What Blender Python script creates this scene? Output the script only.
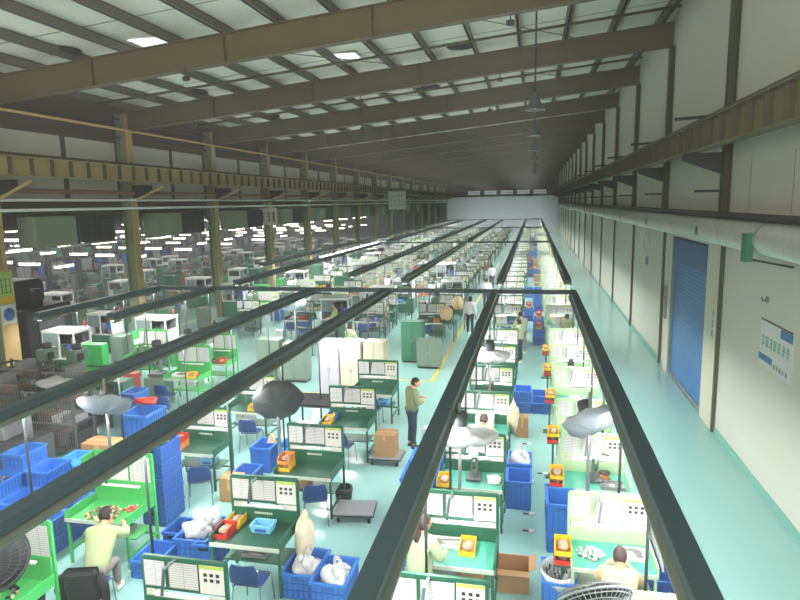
import bpy, bmesh, math, random
from mathutils import Matrix, Vector
C = bpy.context.scene.collection
S = bpy.context.scene
PI = math.pi
R = math.radians
for o in list(bpy.data.objects): bpy.data.objects.remove(o)
rnd = random.Random(11)

# ------------------------------------------------------------------ camera
H = 5.7
F_PX = 620.0
YAW, PITCH, ROLL = R(12.1878), R(8.868), R(1.0762)
fw = Vector((-math.sin(YAW)*math.cos(PITCH), math.cos(YAW)*math.cos(PITCH), -math.sin(PITCH)))
r0 = Vector((math.cos(YAW), math.sin(YAW), 0)); d0 = fw.cross(r0)
rt = math.cos(ROLL)*r0 + math.sin(ROLL)*d0
dn = -math.sin(ROLL)*r0 + math.cos(ROLL)*d0
cam = bpy.data.cameras.new('camera'); co = bpy.data.objects.new('camera', cam); C.objects.link(co)
M = Matrix.Identity(4)
for i in range(3):
    M[i][0], M[i][1], M[i][2] = rt[i], -dn[i], -fw[i]
M[0][3], M[1][3], M[2][3] = 0, 0, H
co.matrix_world = M
cam.sensor_width = 36; cam.lens = 36*F_PX/800; cam.clip_end = 400
S.camera = co

# ------------------------------------------------------------------ world, exposure, lamps
w = bpy.data.worlds.new('world'); S.world = w; w.use_nodes = True
w.node_tree.nodes['Background'].inputs[0].default_value = (.75, .85, 1, 1)
w.node_tree.nodes['Background'].inputs[1].default_value = .10
# thin dusty air in the hall
vs = w.node_tree.nodes.new('ShaderNodeVolumeScatter'); vs.inputs['Density'].default_value = .0075; vs.inputs['Color'].default_value = (.95, .97, 1, 1); vs.inputs['Anisotropy'].default_value = .15
w.node_tree.links.new(vs.outputs[0], w.node_tree.nodes['World Output'].inputs['Volume'])
S.view_settings.view_transform = 'Standard'; S.view_settings.look = 'None'
S.view_settings.gamma = 1; S.view_settings.use_curve_mapping = False
S.view_settings.exposure = 0.5
S.cycles.max_bounces = 6; S.cycles.diffuse_bounces = 5; S.cycles.glossy_bounces = 2
S.cycles.transparent_max_bounces = 6
S.cycles.sample_clamp_indirect = 4

FILL_W = 1300
UP_W = 5.0
LAMP_W = 19.0           # watts per metre of light rail
def rail_lamp(x, y0, y1, z, k=1.0):
    L = bpy.data.lights.new('rail_lamp', 'AREA'); L.shape = 'RECTANGLE'
    L.size = .16; L.size_y = y1-y0; L.energy = LAMP_W*(y1-y0)*k; L.color = (1.0, .985, .95)
    o = bpy.data.objects.new('rail_lamp', L); C.objects.link(o); o.location = (x, (y0+y1)/2, z)
    return o
# rails: x, list of (start, end)
RAILS = {1.39: [(3.2, 22.2), (25.2, 49.6), (52.5, 77), (80, 112)],
         -1.30: [(3.2, 22.2), (25.2, 49.6), (52.5, 77), (80, 112)],
         -5.30: [(3.2, 22.2), (25.3, 49.6), (52.5, 77), (80, 112)],
         -8.20: [(6.6, 22.2), (27.4, 49.6), (52.5, 77), (80, 112)],
         -12.40: [(16.1, 22.2), (24.2, 49.6), (52.5, 77), (80, 112)],
         -14.80: [(15.9, 22.2), (32, 49.6), (52.5, 77), (80, 112)]}
RAIL_Z = 2.6
for x, segs in RAILS.items():
    for a, b in segs:
        n = max(1, round((b-a)/8.5))
        for i in range(n):
            rail_lamp(x, a+(b-a)*i/n+.1, a+(b-a)*(i+1)/n-.1, RAIL_Z-.265)
# lamps of the neighbouring bay
for i in range(5):
    for x in (-20, -25, -31):
        o = rail_lamp(x, 15+i*18, 31+i*18, 4.9, .7); o.data.size = .3

# added fill light behind the viewer, no window there; lifts roof and upper steel
L = bpy.data.lights.new('near_fill', 'AREA'); L.shape = 'RECTANGLE'; L.size = 19; L.size_y = 3.4; L.energy = FILL_W; L.color = (1, .93, .82)
o = bpy.data.objects.new('near_fill', L); C.objects.link(o); o.location = (-6, -3.7, 7.2); o.rotation_euler = (R(100), 0, 0)
L = bpy.data.lights.new('bay_fill', 'AREA'); L.shape = 'RECTANGLE'; L.size = 18; L.size_y = 3.0; L.energy = FILL_W*.25; L.color = (1, .95, .88)  # same kind of added, unseen fill for the neighbouring bay
o = bpy.data.objects.new('bay_fill', L); C.objects.link(o); o.location = (-27, -3.7, 6.5); o.rotation_euler = (R(90), 0, 0)

# added fill areas without fixtures, unseen from below, brightening the roof
for i in range(7):
    for x in (-12.5, -6.5, -.8):
        L = bpy.data.lights.new('roof_fill', 'AREA'); L.shape = 'RECTANGLE'; L.size = 2.5; L.size_y = 15; L.energy = UP_W*15; L.color = (1, .98, .93)
        o = bpy.data.objects.new('roof_fill', L); C.objects.link(o); o.location = (x, 8+i*16, 7.2); o.rotation_euler = (PI, 0, 0)

L = bpy.data.lights.new('end_wall_fill', 'AREA'); L.shape = 'RECTANGLE'; L.size = 17; L.size_y = .5; L.energy = 380; L.color = (.95, .98, 1)  # added wash to brighten the far wall, faces away and stays unseen
o = bpy.data.objects.new('end_wall_fill', L); C.objects.link(o); o.location = (-6, 112.5, 2.4); o.rotation_euler = (R(100), 0, 0)

# ------------------------------------------------------------------ materials
def lin(h):
    h = h.lstrip('#'); out = []
    for i in (0, 2, 4):
        c = int(h[i:i+2], 16)/255
        out.append(c/12.92 if c <= .04045 else ((c+.055)/1.055)**2.4)
    return tuple(out)+(1,)
def mat(name, hexc, rough=.55, metal=0, var=.12, scale=6, alpha=1, emit=0, spec=.5, coord='Object'):
    m = bpy.data.materials.new(name); m.use_nodes = True
    nt = m.node_tree; b = nt.nodes['Principled BSDF']
    c = lin(hexc)
    b.inputs['Roughness'].default_value = rough; b.inputs['Metallic'].default_value = metal
    b.inputs['Specular IOR Level'].default_value = spec
    if var:
        tc = nt.nodes.new('ShaderNodeTexCoord'); no = nt.nodes.new('ShaderNodeTexNoise')
        no.inputs['Scale'].default_value = scale; no.inputs['Detail'].default_value = 3
        mr = nt.nodes.new('ShaderNodeMix'); mr.data_type = 'RGBA'
        mr.inputs[6].default_value = tuple(v*(1-var) for v in c[:3])+(1,)
        mr.inputs[7].default_value = tuple(min(1, v*(1+var)) for v in c[:3])+(1,)
        nt.links.new(tc.outputs[coord], no.inputs['Vector'])
        nt.links.new(no.outputs[0], mr.inputs[0]); nt.links.new(mr.outputs[2], b.inputs['Base Color'])
    else:
        b.inputs['Base Color'].default_value = c
    if alpha < 1: b.inputs['Alpha'].default_value = alpha
    if emit:
        b.inputs['Emission Color'].default_value = c; b.inputs['Emission Strength'].default_value = emit
    return m
def lined(name, base, ink, sx, sz, thick, rough=.6):
    """white paper printed with rows of grey lines"""
    m = mat(name, base, rough, var=0); nt = m.node_tree; b = nt.nodes['Principled BSDF']
    tc = nt.nodes.new('ShaderNodeTexCoord'); mp = nt.nodes.new('ShaderNodeMapping')
    mp.inputs['Rotation'].default_value = (R(90), 0, 0)
    br = nt.nodes.new('ShaderNodeTexBrick')
    br.offset = 0; br.inputs['Color1'].default_value = lin(base); br.inputs['Color2'].default_value = lin(base)
    br.inputs['Mortar'].default_value = lin(ink); br.inputs['Scale'].default_value = 1
    br.inputs['Brick Width'].default_value = sx; br.inputs['Row Height'].default_value = sz
    br.inputs['Mortar Size'].default_value = thick
    nt.links.new(tc.outputs['Object'], mp.inputs[0]); nt.links.new(mp.outputs[0], br.inputs['Vector'])
    nt.links.new(br.outputs[0], b.inputs['Base Color'])
    return m

MT = {}
def m_(k, *a, **kw): MT[k] = mat(k, *a, **kw)
m_('floor', '#9acac6', .16, var=.06, scale=.6, coord='Object')
m_('yellow_paint', '#d8c850', .4)
m_('wall', '#dedcd0', .5, var=.03, scale=.8)
m_('upper_wall', '#d2d0c2', .55, var=.05, scale=.5)
m_('far_wall', '#ccd4da', .6, var=.03)
m_('dark_wall', '#5a504a', .8, var=.15, scale=1)
m_('roof', '#dcdccf', .6, var=.06, scale=.7)
m_('seam', '#8d9085', .7)
m_('olive', '#5e5634', .6, var=.08, scale=1)
m_('purlin', '#6b675a', .7, var=.1)
m_('column', '#5c5d4a', .6, var=.08, scale=2)
m_('column_green', '#8f9a80', .6, var=.08, scale=2)
m_('tan', '#c9ab70', .6, var=.1, scale=2)
m_('girder', '#c2ad7c', .6, var=.12, scale=1)
m_('girder_olive', '#7d7a5a', .65, var=.12, scale=1)
m_('girder_dark', '#5e5a48', .7, var=.1)
m_('dark_steel', '#33363a', .5)
m_('rail', '#4a626b', .38, var=.1, scale=3)
m_('post', '#2b3436', .8)
m_('rail_ledge', '#7b8880', .4, var=.05)
m_('bright_tube', '#e8f2ff', .4, var=0, emit=9)
m_('tube', '#f4fff8', .4, var=0, emit=5)
m_('lamp_glow', '#fff8e2', .4, var=0, emit=4)
m_('work_light', '#f2fff8', .4, var=0, emit=4)
m_('sky_glow', '#dfe8f0', .4, var=0, emit=1.1)
m_('far_glow', '#b9c4c8', .4, var=0, emit=.55)
m_('bench_green', '#2c6650', .45, var=.1, scale=3)
m_('bench_top', '#24594a', .4, var=.1, scale=3)
m_('bench_teal', '#4aa892', .35, var=.08, scale=3)
m_('bright_green', '#45b35f', .4, var=.07, scale=2)
m_('pale_green', '#b7d3ab', .5, var=.05)
m_('edge', '#c9d4c6', .4)
m_('paper', '#dddbd8', .7, var=.03)
MT['printed'] = lined('printed', '#dad8d8', '#9c9ca4', .19, .03, .0045)
MT['photo_sheet'] = mat('photo_sheet', '#cfc9bd', .6, var=.45, scale=24)
m_('strip', '#b9cf6a', .6)
m_('ink', '#2b2f33', .6)
m_('blue', '#3a78cc', .35, var=.1, scale=4)
m_('blue_deep', '#2f63b2', .4, var=.1, scale=4)
m_('blue_light', '#4f9fe0', .4, var=.1, scale=6)
m_('blue_sky', '#7ec4ea', .4, var=.08)
m_('chair_blue', '#28477f', .4, var=.06)
m_('chrome', '#b8bcc0', .25, metal=.9, var=.03)
m_('yellow', '#f0c229', .4, var=.06)
m_('red', '#d2382e', .4, var=.06)
m_('orange', '#e8913a', .5)
m_('carton', '#b08a62', .75, var=.08, scale=5)
m_('carton_dark', '#8a6a4c', .8, var=.1)
m_('black', '#1a1c1f', .5, var=.1)
m_('black_cloth', '#202528', .85, var=.2, scale=20)
m_('grey', '#8c9094', .5, var=.08)
m_('grey_dark', '#54595c', .5, var=.12)
m_('silver', '#b5b9b8', .35, metal=.75, var=.05)
m_('foil', '#c9cbc8', .36, metal=.55, var=.16, scale=9)
m_('white', '#e8eaea', .45, var=.03)
m_('white_cloth', '#e3e6ec', .8, var=.06, scale=6)
m_('grey_cloth', '#aab4c0', .8, var=.08, scale=6)
m_('lilac', '#cfcad6', .5, var=.03)
m_('cream', '#e0dac6', .55, var=.04)
m_('plastic_bag', '#dfe2e6', .25, var=.3, scale=16, alpha=.7)
m_('sack', '#e8dcc2', .45, var=.15, scale=10, alpha=.9)
m_('parts_mix', '#a8937e', .5, var=.6, scale=60)
m_('metal_parts', '#9a9c9c', .3, metal=.6, var=.5, scale=60)
m_('cabinet_green', '#3c7a5e', .45, var=.08)
m_('cabinet_grey_green', '#7a8f80', .5, var=.08)
m_('door_blue', '#2f76b4', .4, var=.06, scale=2)
m_('door_blue_dark', '#285f94', .45, var=.06)
m_('glass', '#9fb4ba', .1, var=.1, alpha=.55)
m_('skin', '#d9ab8c', .55, var=.04)
m_('hair', '#221d1c', .6, var=.2, scale=30)
m_('hair_brown', '#4a3a38', .6, var=.2, scale=30)
m_('jacket_sage', '#a7b389', .8, var=.06, scale=8)
m_('jacket_olive', '#7e8964', .8, var=.06, scale=8)
m_('jacket_mint', '#b4c39f', .8, var=.06, scale=8)
m_('beige', '#e2c59a', .75, var=.06)
m_('trouser_navy', '#26384a', .8, var=.08)
m_('trouser_grey', '#8b8584', .8, var=.08)
m_('shoe', '#e4e4e0', .6)
m_('shoe_dark', '#2a2c30', .6)
m_('purple_grey', '#6e6474', .6, var=.2, scale=12)

# ------------------------------------------------------------------ mesh builder
class MB:
    def __init__(s): s.v = []; s.f = []; s.m = []; s.sm = []
    def add(s, vs, fs, m=0, smooth=False):
        k = len(s.v); s.v += [tuple(p) for p in vs]
        for f in fs: s.f.append([k+i for i in f]); s.m.append(m); s.sm.append(smooth)
        return s
    def box(s, cx, cy, cz, sx, sy, sz, m=0, rot=None, bev=0):
        x, y, z = sx/2, sy/2, sz/2
        if bev:
            b = min(bev, x*.9, y*.9, z*.9)
            vs = []; 
            for zz, ins in ((-z, b), (-z+b, 0), (z-b, 0), (z, b)):
                X, Y = x-ins, y-ins
                vs += [(-X+b, -Y, zz), (X-b, -Y, zz), (X, -Y+b, zz), (X, Y-b, zz), (X-b, Y, zz), (-X+b, Y, zz), (-X, Y-b, zz), (-X, -Y+b, zz)]
            fs = [list(range(7, -1, -1)), list(range(24, 32))]
            for r in range(3):
                for i in range(8):
                    j = (i+1) % 8; fs.append([r*8+i, r*8+j, r*8+8+j, r*8+8+i])
        else:
            vs = [(-x, -y, -z), (x, -y, -z), (x, y, -z), (-x, y, -z), (-x, -y, z), (x, -y, z), (x, y, z), (-x, y, z)]
            fs = [(3, 2, 1, 0), (4, 5, 6, 7), (0, 1, 5, 4), (1, 2, 6, 5), (2, 3, 7, 6), (3, 0, 4, 7)]
        c = Vector((cx, cy, cz))
        if rot is not None: vs = [rot @ Vector(p)+c for p in vs]
        else: vs = [(p[0]+cx, p[1]+cy, p[2]+cz) for p in vs]
        return s.add(vs, fs, m)
    def b2(s, x0, x1, y0, y1, z0, z1, m=0, bev=0):
        return s.box((x0+x1)/2, (y0+y1)/2, (z0+z1)/2, abs(x1-x0), abs(y1-y0), abs(z1-z0), m, bev=bev)
    def bar(s, p, q, wd, ht=None, m=0):
        p, q = Vector(p), Vector(q); d = q-p; L = d.length
        if L < 1e-6: return s
        ht = ht or wd
        z = d.normalized(); up = Vector((0, 0, 1)) if abs(z.z) < .95 else Vector((0, 1, 0))
        x = up.cross(z).normalized(); y = z.cross(x)
        rot = Matrix((x, y, z)).transposed(); c = (p+q)/2
        return s.box(c.x, c.y, c.z, wd, ht, L, m, rot)
    def tube(s, pts, r, n=8, m=0, caps=True):
        pts = [Vector(p) for p in pts]; rr = r if isinstance(r, (list, tuple)) else [r]*len(pts)
        vs = []; fs = []; px = None
        for i, p in enumerate(pts):
            t = (pts[min(i+1, len(pts)-1)]-pts[max(i-1, 0)]).normalized()
            if px is None:
                up = Vector((0, 0, 1)) if abs(t.z) < .9 else Vector((0, 1, 0)); px = up.cross(t).normalized()
            px = (px-t*px.dot(t)).normalized(); py = t.cross(px)
            for k in range(n):
                a = 2*PI*k/n; vs.append(p+rr[i]*(math.cos(a)*px+math.sin(a)*py))
        for i in range(len(pts)-1):
            for k in range(n):
                j = (k+1) % n; fs.append((i*n+k, i*n+j, i*n+n+j, i*n+n+k))
        if caps:
            fs.append(tuple(range(n-1, -1, -1))); b = (len(pts)-1)*n; fs.append(tuple(range(b, b+n)))
        return s.add(vs, fs, m, True)
    def lathe(s, prof, n=16, m=0, c=(0, 0, 0), mat4=None, smooth=True):
        vs = []; fs = []
        for r, z in prof:
            for k in range(n):
                a = 2*PI*k/n; vs.append(Vector((r*math.cos(a), r*math.sin(a), z)))
        for i in range(len(prof)-1):
            for k in range(n):
                j = (k+1) % n; fs.append((i*n+k, i*n+j, i*n+n+j, i*n+n+k))
        if prof[0][0] > 1e-4: fs.append(tuple(range(n-1, -1, -1)))
        if prof[-1][0] > 1e-4: b = (len(prof)-1)*n; fs.append(tuple(range(b, b+n)))
        if mat4 is not None: vs = [mat4 @ p for p in vs]
        c = Vector(c); return s.add([p+c for p in vs], fs, m, smooth)
    def prism(s, poly, axis, a0, a1, m=0):
        """2D outline swept along an axis; 'y': poly is (x,z), 'x': (y,z), 'z': (x,y)"""
        def P(u, v, a): return {'y': (u, a, v), 'x': (a, u, v), 'z': (u, v, a)}[axis]
        n = len(poly); vs = [P(u, v, a0) for u, v in poly]+[P(u, v, a1) for u, v in poly]
        fs = [tuple(range(n)), tuple(range(2*n-1, n-1, -1))]+[(i, n+i, n+(i+1) % n, (i+1) % n) for i in range(n)]
        return s.add(vs, fs, m)
    def blob(s, c, rad, m=0, seed=0, amp=.2, nu=12, nv=8, squash=0):
        r_ = random.Random(seed); ph = [(r_.uniform(1, 4), r_.uniform(0, 6), r_.uniform(1, 4), r_.uniform(0, 6)) for _ in range(4)]
        vs = []; fs = []
        for i in range(nv+1):
            th = PI*i/nv
            for k in range(nu):
                a = 2*PI*k/nu
                g = 1+amp*sum(math.sin(p[0]*a*1+p[1])*math.sin(p[2]*th+p[3]) for p in ph)/2
                if i in (0, nv): g = 1
                z = math.cos(th); z = max(z, -1+squash)
                vs.append((c[0]+rad[0]*g*math.sin(th)*math.cos(a), c[1]+rad[1]*g*math.sin(th)*math.sin(a), c[2]+rad[2]*g*z))
        for i in range(nv):
            for k in range(nu):
                j = (k+1) % nu; fs.append((i*nu+k, i*nu+nu+k, i*nu+nu+j, i*nu+j))
        return s.add(vs, fs, m, True)
    def mesh(s, name, mats):
        me = bpy.data.meshes.new(name); me.from_pydata(s.v, [], s.f)
        for k in mats: me.materials.append(MT[k])
        me.polygons.foreach_set('material_index', s.m); me.polygons.foreach_set('use_smooth', s.sm)
        me.update()
        bm = bmesh.new(); bm.from_mesh(me); bmesh.ops.recalc_face_normals(bm, faces=bm.faces); bm.to_mesh(me); bm.free()
        return me
    def build(s, name, mats, parent=None, loc=None, label=None):
        if isinstance(mats, str): mats = [mats]
        o = bpy.data.objects.new(name, s.mesh(name, mats)); C.objects.link(o)
        if parent: o.parent = parent
        if loc: o.location = loc
        if label: o['label'] = label
        return o

def tag(o, label, cat, group=None, kind=None):
    o['label'] = label; o['category'] = cat
    if group: o['group'] = group
    elif 'group' in o: del o['group']
    if kind: o['kind'] = kind
    return o
def root(name, loc=(0, 0, 0), rz=0):
    o = bpy.data.objects.new(name, None); C.objects.link(o); o.location = loc; o.rotation_euler = (0, 0, rz)
    o.empty_display_size = .1
    return o
def struct(name, mb, mats, label=None):
    o = mb.build(name, mats); o['kind'] = 'structure'
    if label: o['label'] = label
    return o
KIDS = {}
def kids(o):
    if o.name not in KIDS: KIDS[o.name] = [(c, list(c.children)) for c in o.children]
    return KIDS[o.name]
def copy_tree(o):
    r = o.copy(); C.objects.link(r)
    for c, gs in kids(o):
        d = c.copy(); C.objects.link(d); d.parent = r
        for g in gs:
            e = g.copy(); C.objects.link(e); e.parent = d
    return r
USED = set()
def put(proto, loc, rz, label, cat, group=None, sc=1):
    """the first use moves the thing itself; later uses copy it and its parts"""
    if proto.name in USED: o = copy_tree(proto)
    else: USED.add(proto.name); kids(proto); o = proto
    o.location = loc; o.rotation_euler = (0, 0, rz)
    o.scale = (sc, sc, sc) if not isinstance(sc, tuple) else sc
    return tag(o, label, cat, group)
ONES = 'first second third fourth fifth sixth seventh eighth ninth tenth eleventh twelfth thirteenth fourteenth fifteenth sixteenth seventeenth eighteenth nineteenth'.split()
TENS = {20: 'twent', 30: 'thirt', 40: 'fort', 50: 'fift', 60: 'sixt', 70: 'sevent'}
def nth(i):
    if i < 19: return ONES[i]
    n = i+1; t = TENS[n//10*10]
    return t+'ieth' if n % 10 == 0 else t+'y-'+ONES[n % 10-1]

# ------------------------------------------------------------------ structure
W = 4.42; LX = -16.0; YF = 118.0; Y0 = -4.0; BAY = 6.72; COL0 = 15.85
def zr(x): return 8.7+.0912*(x+16)          # underside of the rafters
struct('floor', MB().b2(-38, W, Y0, YF, -.2, 0), 'floor')
mb = MB()
DY0, DY1, DH = 17.15, 21.2, 4.5
mb.b2(W, W+.25, Y0, DY0, 0, 5.3); mb.b2(W, W+.25, DY1, YF, 0, 5.3); mb.b2(W, W+.25, DY0, DY1, DH, 5.3)
mb.b2(W, W+.25, Y0, YF, 5.3, 12.4, 1)
struct('wall_right', mb, ['wall', 'upper_wall'])
mb = MB()
mb.b2(W-.025, W-.001, Y0, DY0, 0, .14); mb.b2(W-.025, W-.001, DY1, YF, 0, .14)
MT['skirting'] = mat('skirting', '#7fbcb2', .4, var=.05)
struct('baseboard_right', mb, 'skirting')
# vertical seams of the wall panels between the columns
k = 0
y = 3.2
while y < 70:
    if not (DY0-.1 < y < DY1+.1) :
        o = struct('trim_%d' % (k+1), MB().b2(W-.006, W-.001, y-.012, y+.012, 5.4, 6.5), 'seam'); k += 1
    y += BAY/3
# door: roller shutter, header box, jambs
mb = MB()
n = 34
for i in range(n):
    z0 = (DH-.75)*i/n; z1 = (DH-.75)*(i+1)/n
    mb.prism([(W+.045, z0), (W+.035, z0+.02), (W+.035, z1-.02), (W+.045, z1), (W+.12, z1), (W+.12, z0)], 'y', DY0+.02, DY1-.02)
d = struct('door_1', mb, 'door_blue', 'blue roller shutter door in the white wall')
MB().b2(W-.05, W+.14, DY0, DY1, DH-.75, DH-.02, 0, .02).build('shutter_box', 'door_blue_dark', d)
MB().b2(W+.0, W+.1, DY0+.02, DY1-.02, .02, .12).build('bottom_rail', 'grey', d)
for yy in (DY0-.03, DY1+.03):
    MB().b2(W-.04, W+.14, yy-.05, yy+.05, 0, DH).build('guide_rail', 'grey', d)
struct('trim_door', MB().b2(W-.06, W-.001, COL0+.1, DY0-.1, 0, 4.55).b2(W-.06, W-.001, DY1+.1, DY1+.75, 0, 4.55), 'cream')
# roof skin, seams, far wall, upper left wall
def sk(x): return zr(x)+1.02
mb = MB(); mb.prism([(LX, sk(LX)), (W, sk(W)), (W, sk(W)+.1), (LX, sk(LX)+.1)], 'y', Y0, YF)
struct('ceiling', mb, 'roof')
mb = MB()
for i in range(34):
    y = 4.2+i*3.36
    mb.prism([(LX, sk(LX)-.012), (W, sk(W)-.012), (W, sk(W)-.001), (LX, sk(LX)-.001)], 'y', y-.02, y+.02)
struct('trim_roof', mb, 'seam')
for i in range(14):
    x = W-.45-i*1.5
    if x < LX+.2: break
    z = zr(x)+.75
    mb = MB().b2(x-.035, x+.035, Y0, YF, z, z+.25).b2(x-.09, x+.035, Y0, YF, z+.235, z+.255).b2(x-.035, x+.09, Y0, YF, z, z+.02)
    o = struct('purlin', mb, 'purlin', '%s dark purlin from the white wall under the pale roof' % nth(i))
nr = 16
for k in range(0, nr):
    y = COL0+k*BAY
    mb = MB()
    a, b = (LX+.1, W-.05)
    mb.prism([(a, zr(a)), (b, zr(b)), (b, zr(b)+.75), (a, zr(a)+.75)], 'y', y-.02, y+.02)
    for dz in (0, .73):
        mb.prism([(a, zr(a)+dz), (b, zr(b)+dz), (b, zr(b)+dz+.025), (a, zr(a)+dz+.025)], 'y', y-.14, y+.14)
    for x in (-12, -8, -4, 0):
        mb.b2(x-.01, x+.01, y-.12, y+.12, zr(x)+.02, zr(x)+.74)
    struct('rafter', mb, 'olive', '%s olive steel rafter from the near end of the hall' % nth(k))
    # right wall column, upper and lower shaft
    mb = MB().b2(W-.17, W-.001, y-.015, y+.015, 4.6, zr(W)).b2(W-.17, W-.15, y-.13, y+.13, 4.6, zr(W)).b2(W-.02, W-.001, y-.13, y+.13, 4.6, zr(W)).b2(W-.085, W-.001, y-.05, y+.05, 0, 4.62)
    struct('wall_column', mb, 'column', '%s steel column from the near end along the white wall' % nth(k))
    # left column
    mb = MB().b2(LX-.22, LX+.22, y-.018, y+.018, 0, zr(LX)+.7).b2(LX-.22, LX-.2, y-.2, y+.2, 0, zr(LX)+.7).b2(LX+.2, LX+.22, y-.2, y+.2, 0, zr(LX)+.7, 1)
    struct('bay_column', mb, ['column_green', 'tan'], '%s column from the near end between the two bays' % nth(k))
    # brackets carrying the crane girders
    mb = MB().prism([(W-.2, 6.25), (W-.2, 6.72), (W-1.02, 6.72), (W-1.02, 6.55)], 'y', y-.12, y+.12)
    mb.bar((W-.1, y, 7.55), (W-1.25, y, 7.5), .07); mb.bar((W-.1, y, 5.85), (W-.75, y, 5.85), .06)
    struct('girder_bracket', mb, 'dark_steel', '%s dark bracket from the near end on the white wall' % nth(k))
    mb = MB().prism([(LX+.22, 6.1), (LX+.22, 6.6), (LX+1.0, 6.6), (LX+1.0, 6.42)], 'y', y-.12, y+.12)
    mb.bar((LX+.3, y, 6.0), (LX+1.6, y, 6.55), .07, m=1)
    struct('girder_bracket', mb, ['dark_steel', 'tan'], '%s dark bracket from the near end on the left columns' % nth(k))
mb = MB().b2(LX-.2, W, YF, YF+.2, 0, 6.6).b2(LX-.2, W, YF, YF+.2, 6.6, 12.4, 1)
struct('wall_far', mb, ['far_wall', 'dark_wall'])
for i in range(5):
    x = -10.9+i*3.0
    o = struct('window_%d' % (i+1), MB().b2(x-1.15, x+1.15, YF-.06, YF-.01, 6.95, 7.75), 'far_glow')
    f = MB()
    for xx in [x-1.15+j*.46 for j in range(6)]: f.b2(xx-.04, xx+.04, YF-.1, YF-.05, 6.9, 7.8)
    f.b2(x-1.2, x+1.2, YF-.1, YF-.05, 7.3, 7.38); f.b2(x-1.2, x+1.2, YF-.1, YF-.05, 7.72, 7.8); f.b2(x-1.2, x+1.2, YF-.1, YF-.05, 6.9, 6.98)
    f.build('window_frame', 'dark_steel', o)
# upper wall between the bays: dark head, pale translucent band behind the girder
mb = MB().b2(LX-.3, LX-.24, Y0, YF, 8.25, 10.2, 0).b2(LX-.3, LX-.24, Y0, YF, 5.65, 6.1, 0)
for k in range(0, nr+2):
    y = COL0+(k-1)*BAY
    mb.b2(LX-.3, LX-.26, y+.3, y+BAY*.52, 6.1, 8.25, 1); mb.b2(LX-.3, LX-.26, y+BAY*.55, y+BAY-.3, 6.1, 8.25, 1)
    mb.b2(LX-.32, LX-.22, y-.3, y+.3, 6.1, 8.25, 0); mb.b2(LX-.32, LX-.22, y+BAY*.52, y+BAY*.55, 6.1, 8.25, 0)
mb.b2(LX-.32, LX-.2, Y0, YF, 7.2, 7.3, 0)
for z in (8.45, 8.8, 9.15): mb.b2(LX-.24, LX-.12, Y0, YF, z, z+.08, 0)
struct('wall_left', mb, ['dark_wall', 'upper_wall'])
# neighbouring bay
mb = MB().b2(-38, LX-.3, Y0, YF, 6.6, 6.8); struct('ceiling_bay', mb, 'dark_steel', 'dark roof of the neighbouring bay')
for i in range(24): struct('purlin', MB().b2(-38, LX-.3, 13+i*4-.08, 13+i*4+.08, 6.2, 6.6), 'grey_dark', '%s dark roof beam of the neighbouring bay' % nth(i))
MT['bay_wall'] = mat('bay_wall', '#3d4144', .7, var=.35, scale=.7)
struct('wall_bay', MB().b2(-38.2, -38, Y0, YF, 0, 9.2), 'bay_wall', 'far side wall of the neighbouring bay')
struct('wall_bay_end', MB().b2(-38, LX-.2, YF, YF+.2, 0, 9.2), 'bay_wall', 'end wall of the neighbouring bay')
struct('wall_near', MB().b2(-38, W, Y0-.2, Y0, 0, 12.4), 'upper_wall')

# floor paint
def paint(n, x0, x1, y0, y1): struct('trim_%s' % n, MB().b2(x0, x1, y0, y1, .0005, .003), 'yellow_paint', 'yellow %s painted on the teal floor' % n.replace('_', ' '))
paint('aisle_line', -3.18, -3.06, 19.2, 60); paint('cross_line', -8.2, -6.0, 17.3, 17.42); paint('cross_line_short', -4.6, -3.06, 19.1, 19.22)
paint('bay_line', -16.9, -16.75, 12, 60)

# ------------------------------------------------------------------ crane girders, duct, pipes, hall fittings
def girder(xc, label, mirror, gm='girder'):
    t = root('crane_girder', (xc, 0, 0))
    MB().b2(-.015, .015, Y0, YF, 6.76, 7.3).b2(-.17, .17, Y0, YF, 7.29, 7.32).b2(-.13, .13, Y0, YF, 6.73, 6.76).build('web', gm, t)
    mb = MB(); y = 5.0
    while y < YF-.5:
        mb.b2(-.15, .15, y-.012, y+.012, 6.76, 7.29); y += .84
    mb.build('stiffeners', 'girder_dark', t)['kind'] = 'stuff'
    MB().b2(-.03, .03, Y0, YF, 7.32, 7.42).build('crane_rail', 'girder_dark', t)
    return tag(t, label, 'girder')
girder(W-.82, 'crane runway girder carried on brackets along the white wall', 1, 'girder_olive')
girder(LX+.75, 'tan crane runway girder along the columns on the left', -1)
t = root('air_duct')
MB().tube([(W-.34, y, 4.95) for y in (2, 30, 60, 100)], .3, 20).build('duct_pipe', 'foil', t)
y = 3.0
while y < 66:
    MB().tube([(W-.34, y-.025, 4.95), (W-.34, y+.025, 4.95)], .308, 20).build('duct_joint', 'silver', t); y += 2.24
tag(t, 'silver foil round air duct running along the white wall', 'duct')
for k in range(0, 9):
    y = COL0+k*BAY+.25
    o = MB().tube([(W-.6, y-.25, 4.93), (W-.66, y-.25, 4.93)], .13, 14, 0).tube([(W-.655, y-.25, 4.93), (W-.665, y-.25, 4.93)], .1, 14, 1).build('duct_outlet', ['silver', 'dark_steel'])
    o.parent = t
t = MB().b2(W-.5, W-.001, Y0, 75, 5.28, 5.36).build('wall_ledge', 'dark_steel')
tag(t, 'dark ledge strip running along the white wall above the silver duct', 'ledge')
t = root('duct_hanger', (W-.68, 12.15, 0))
MB().b2(-.06, .07, -.11, .11, 4.55, 5.05).build('hanger_box', 'cabinet_green', t); MB().bar((.0, .15, 4.6), (.4, -1.0, 4.55), .03).build('hanger_strap', 'dark_steel', t)
tag(t, 'small dark green box hung on the silver duct', 'box')
t = root('hose_loop', (W-.02, 26.4, 3.9))
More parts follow.
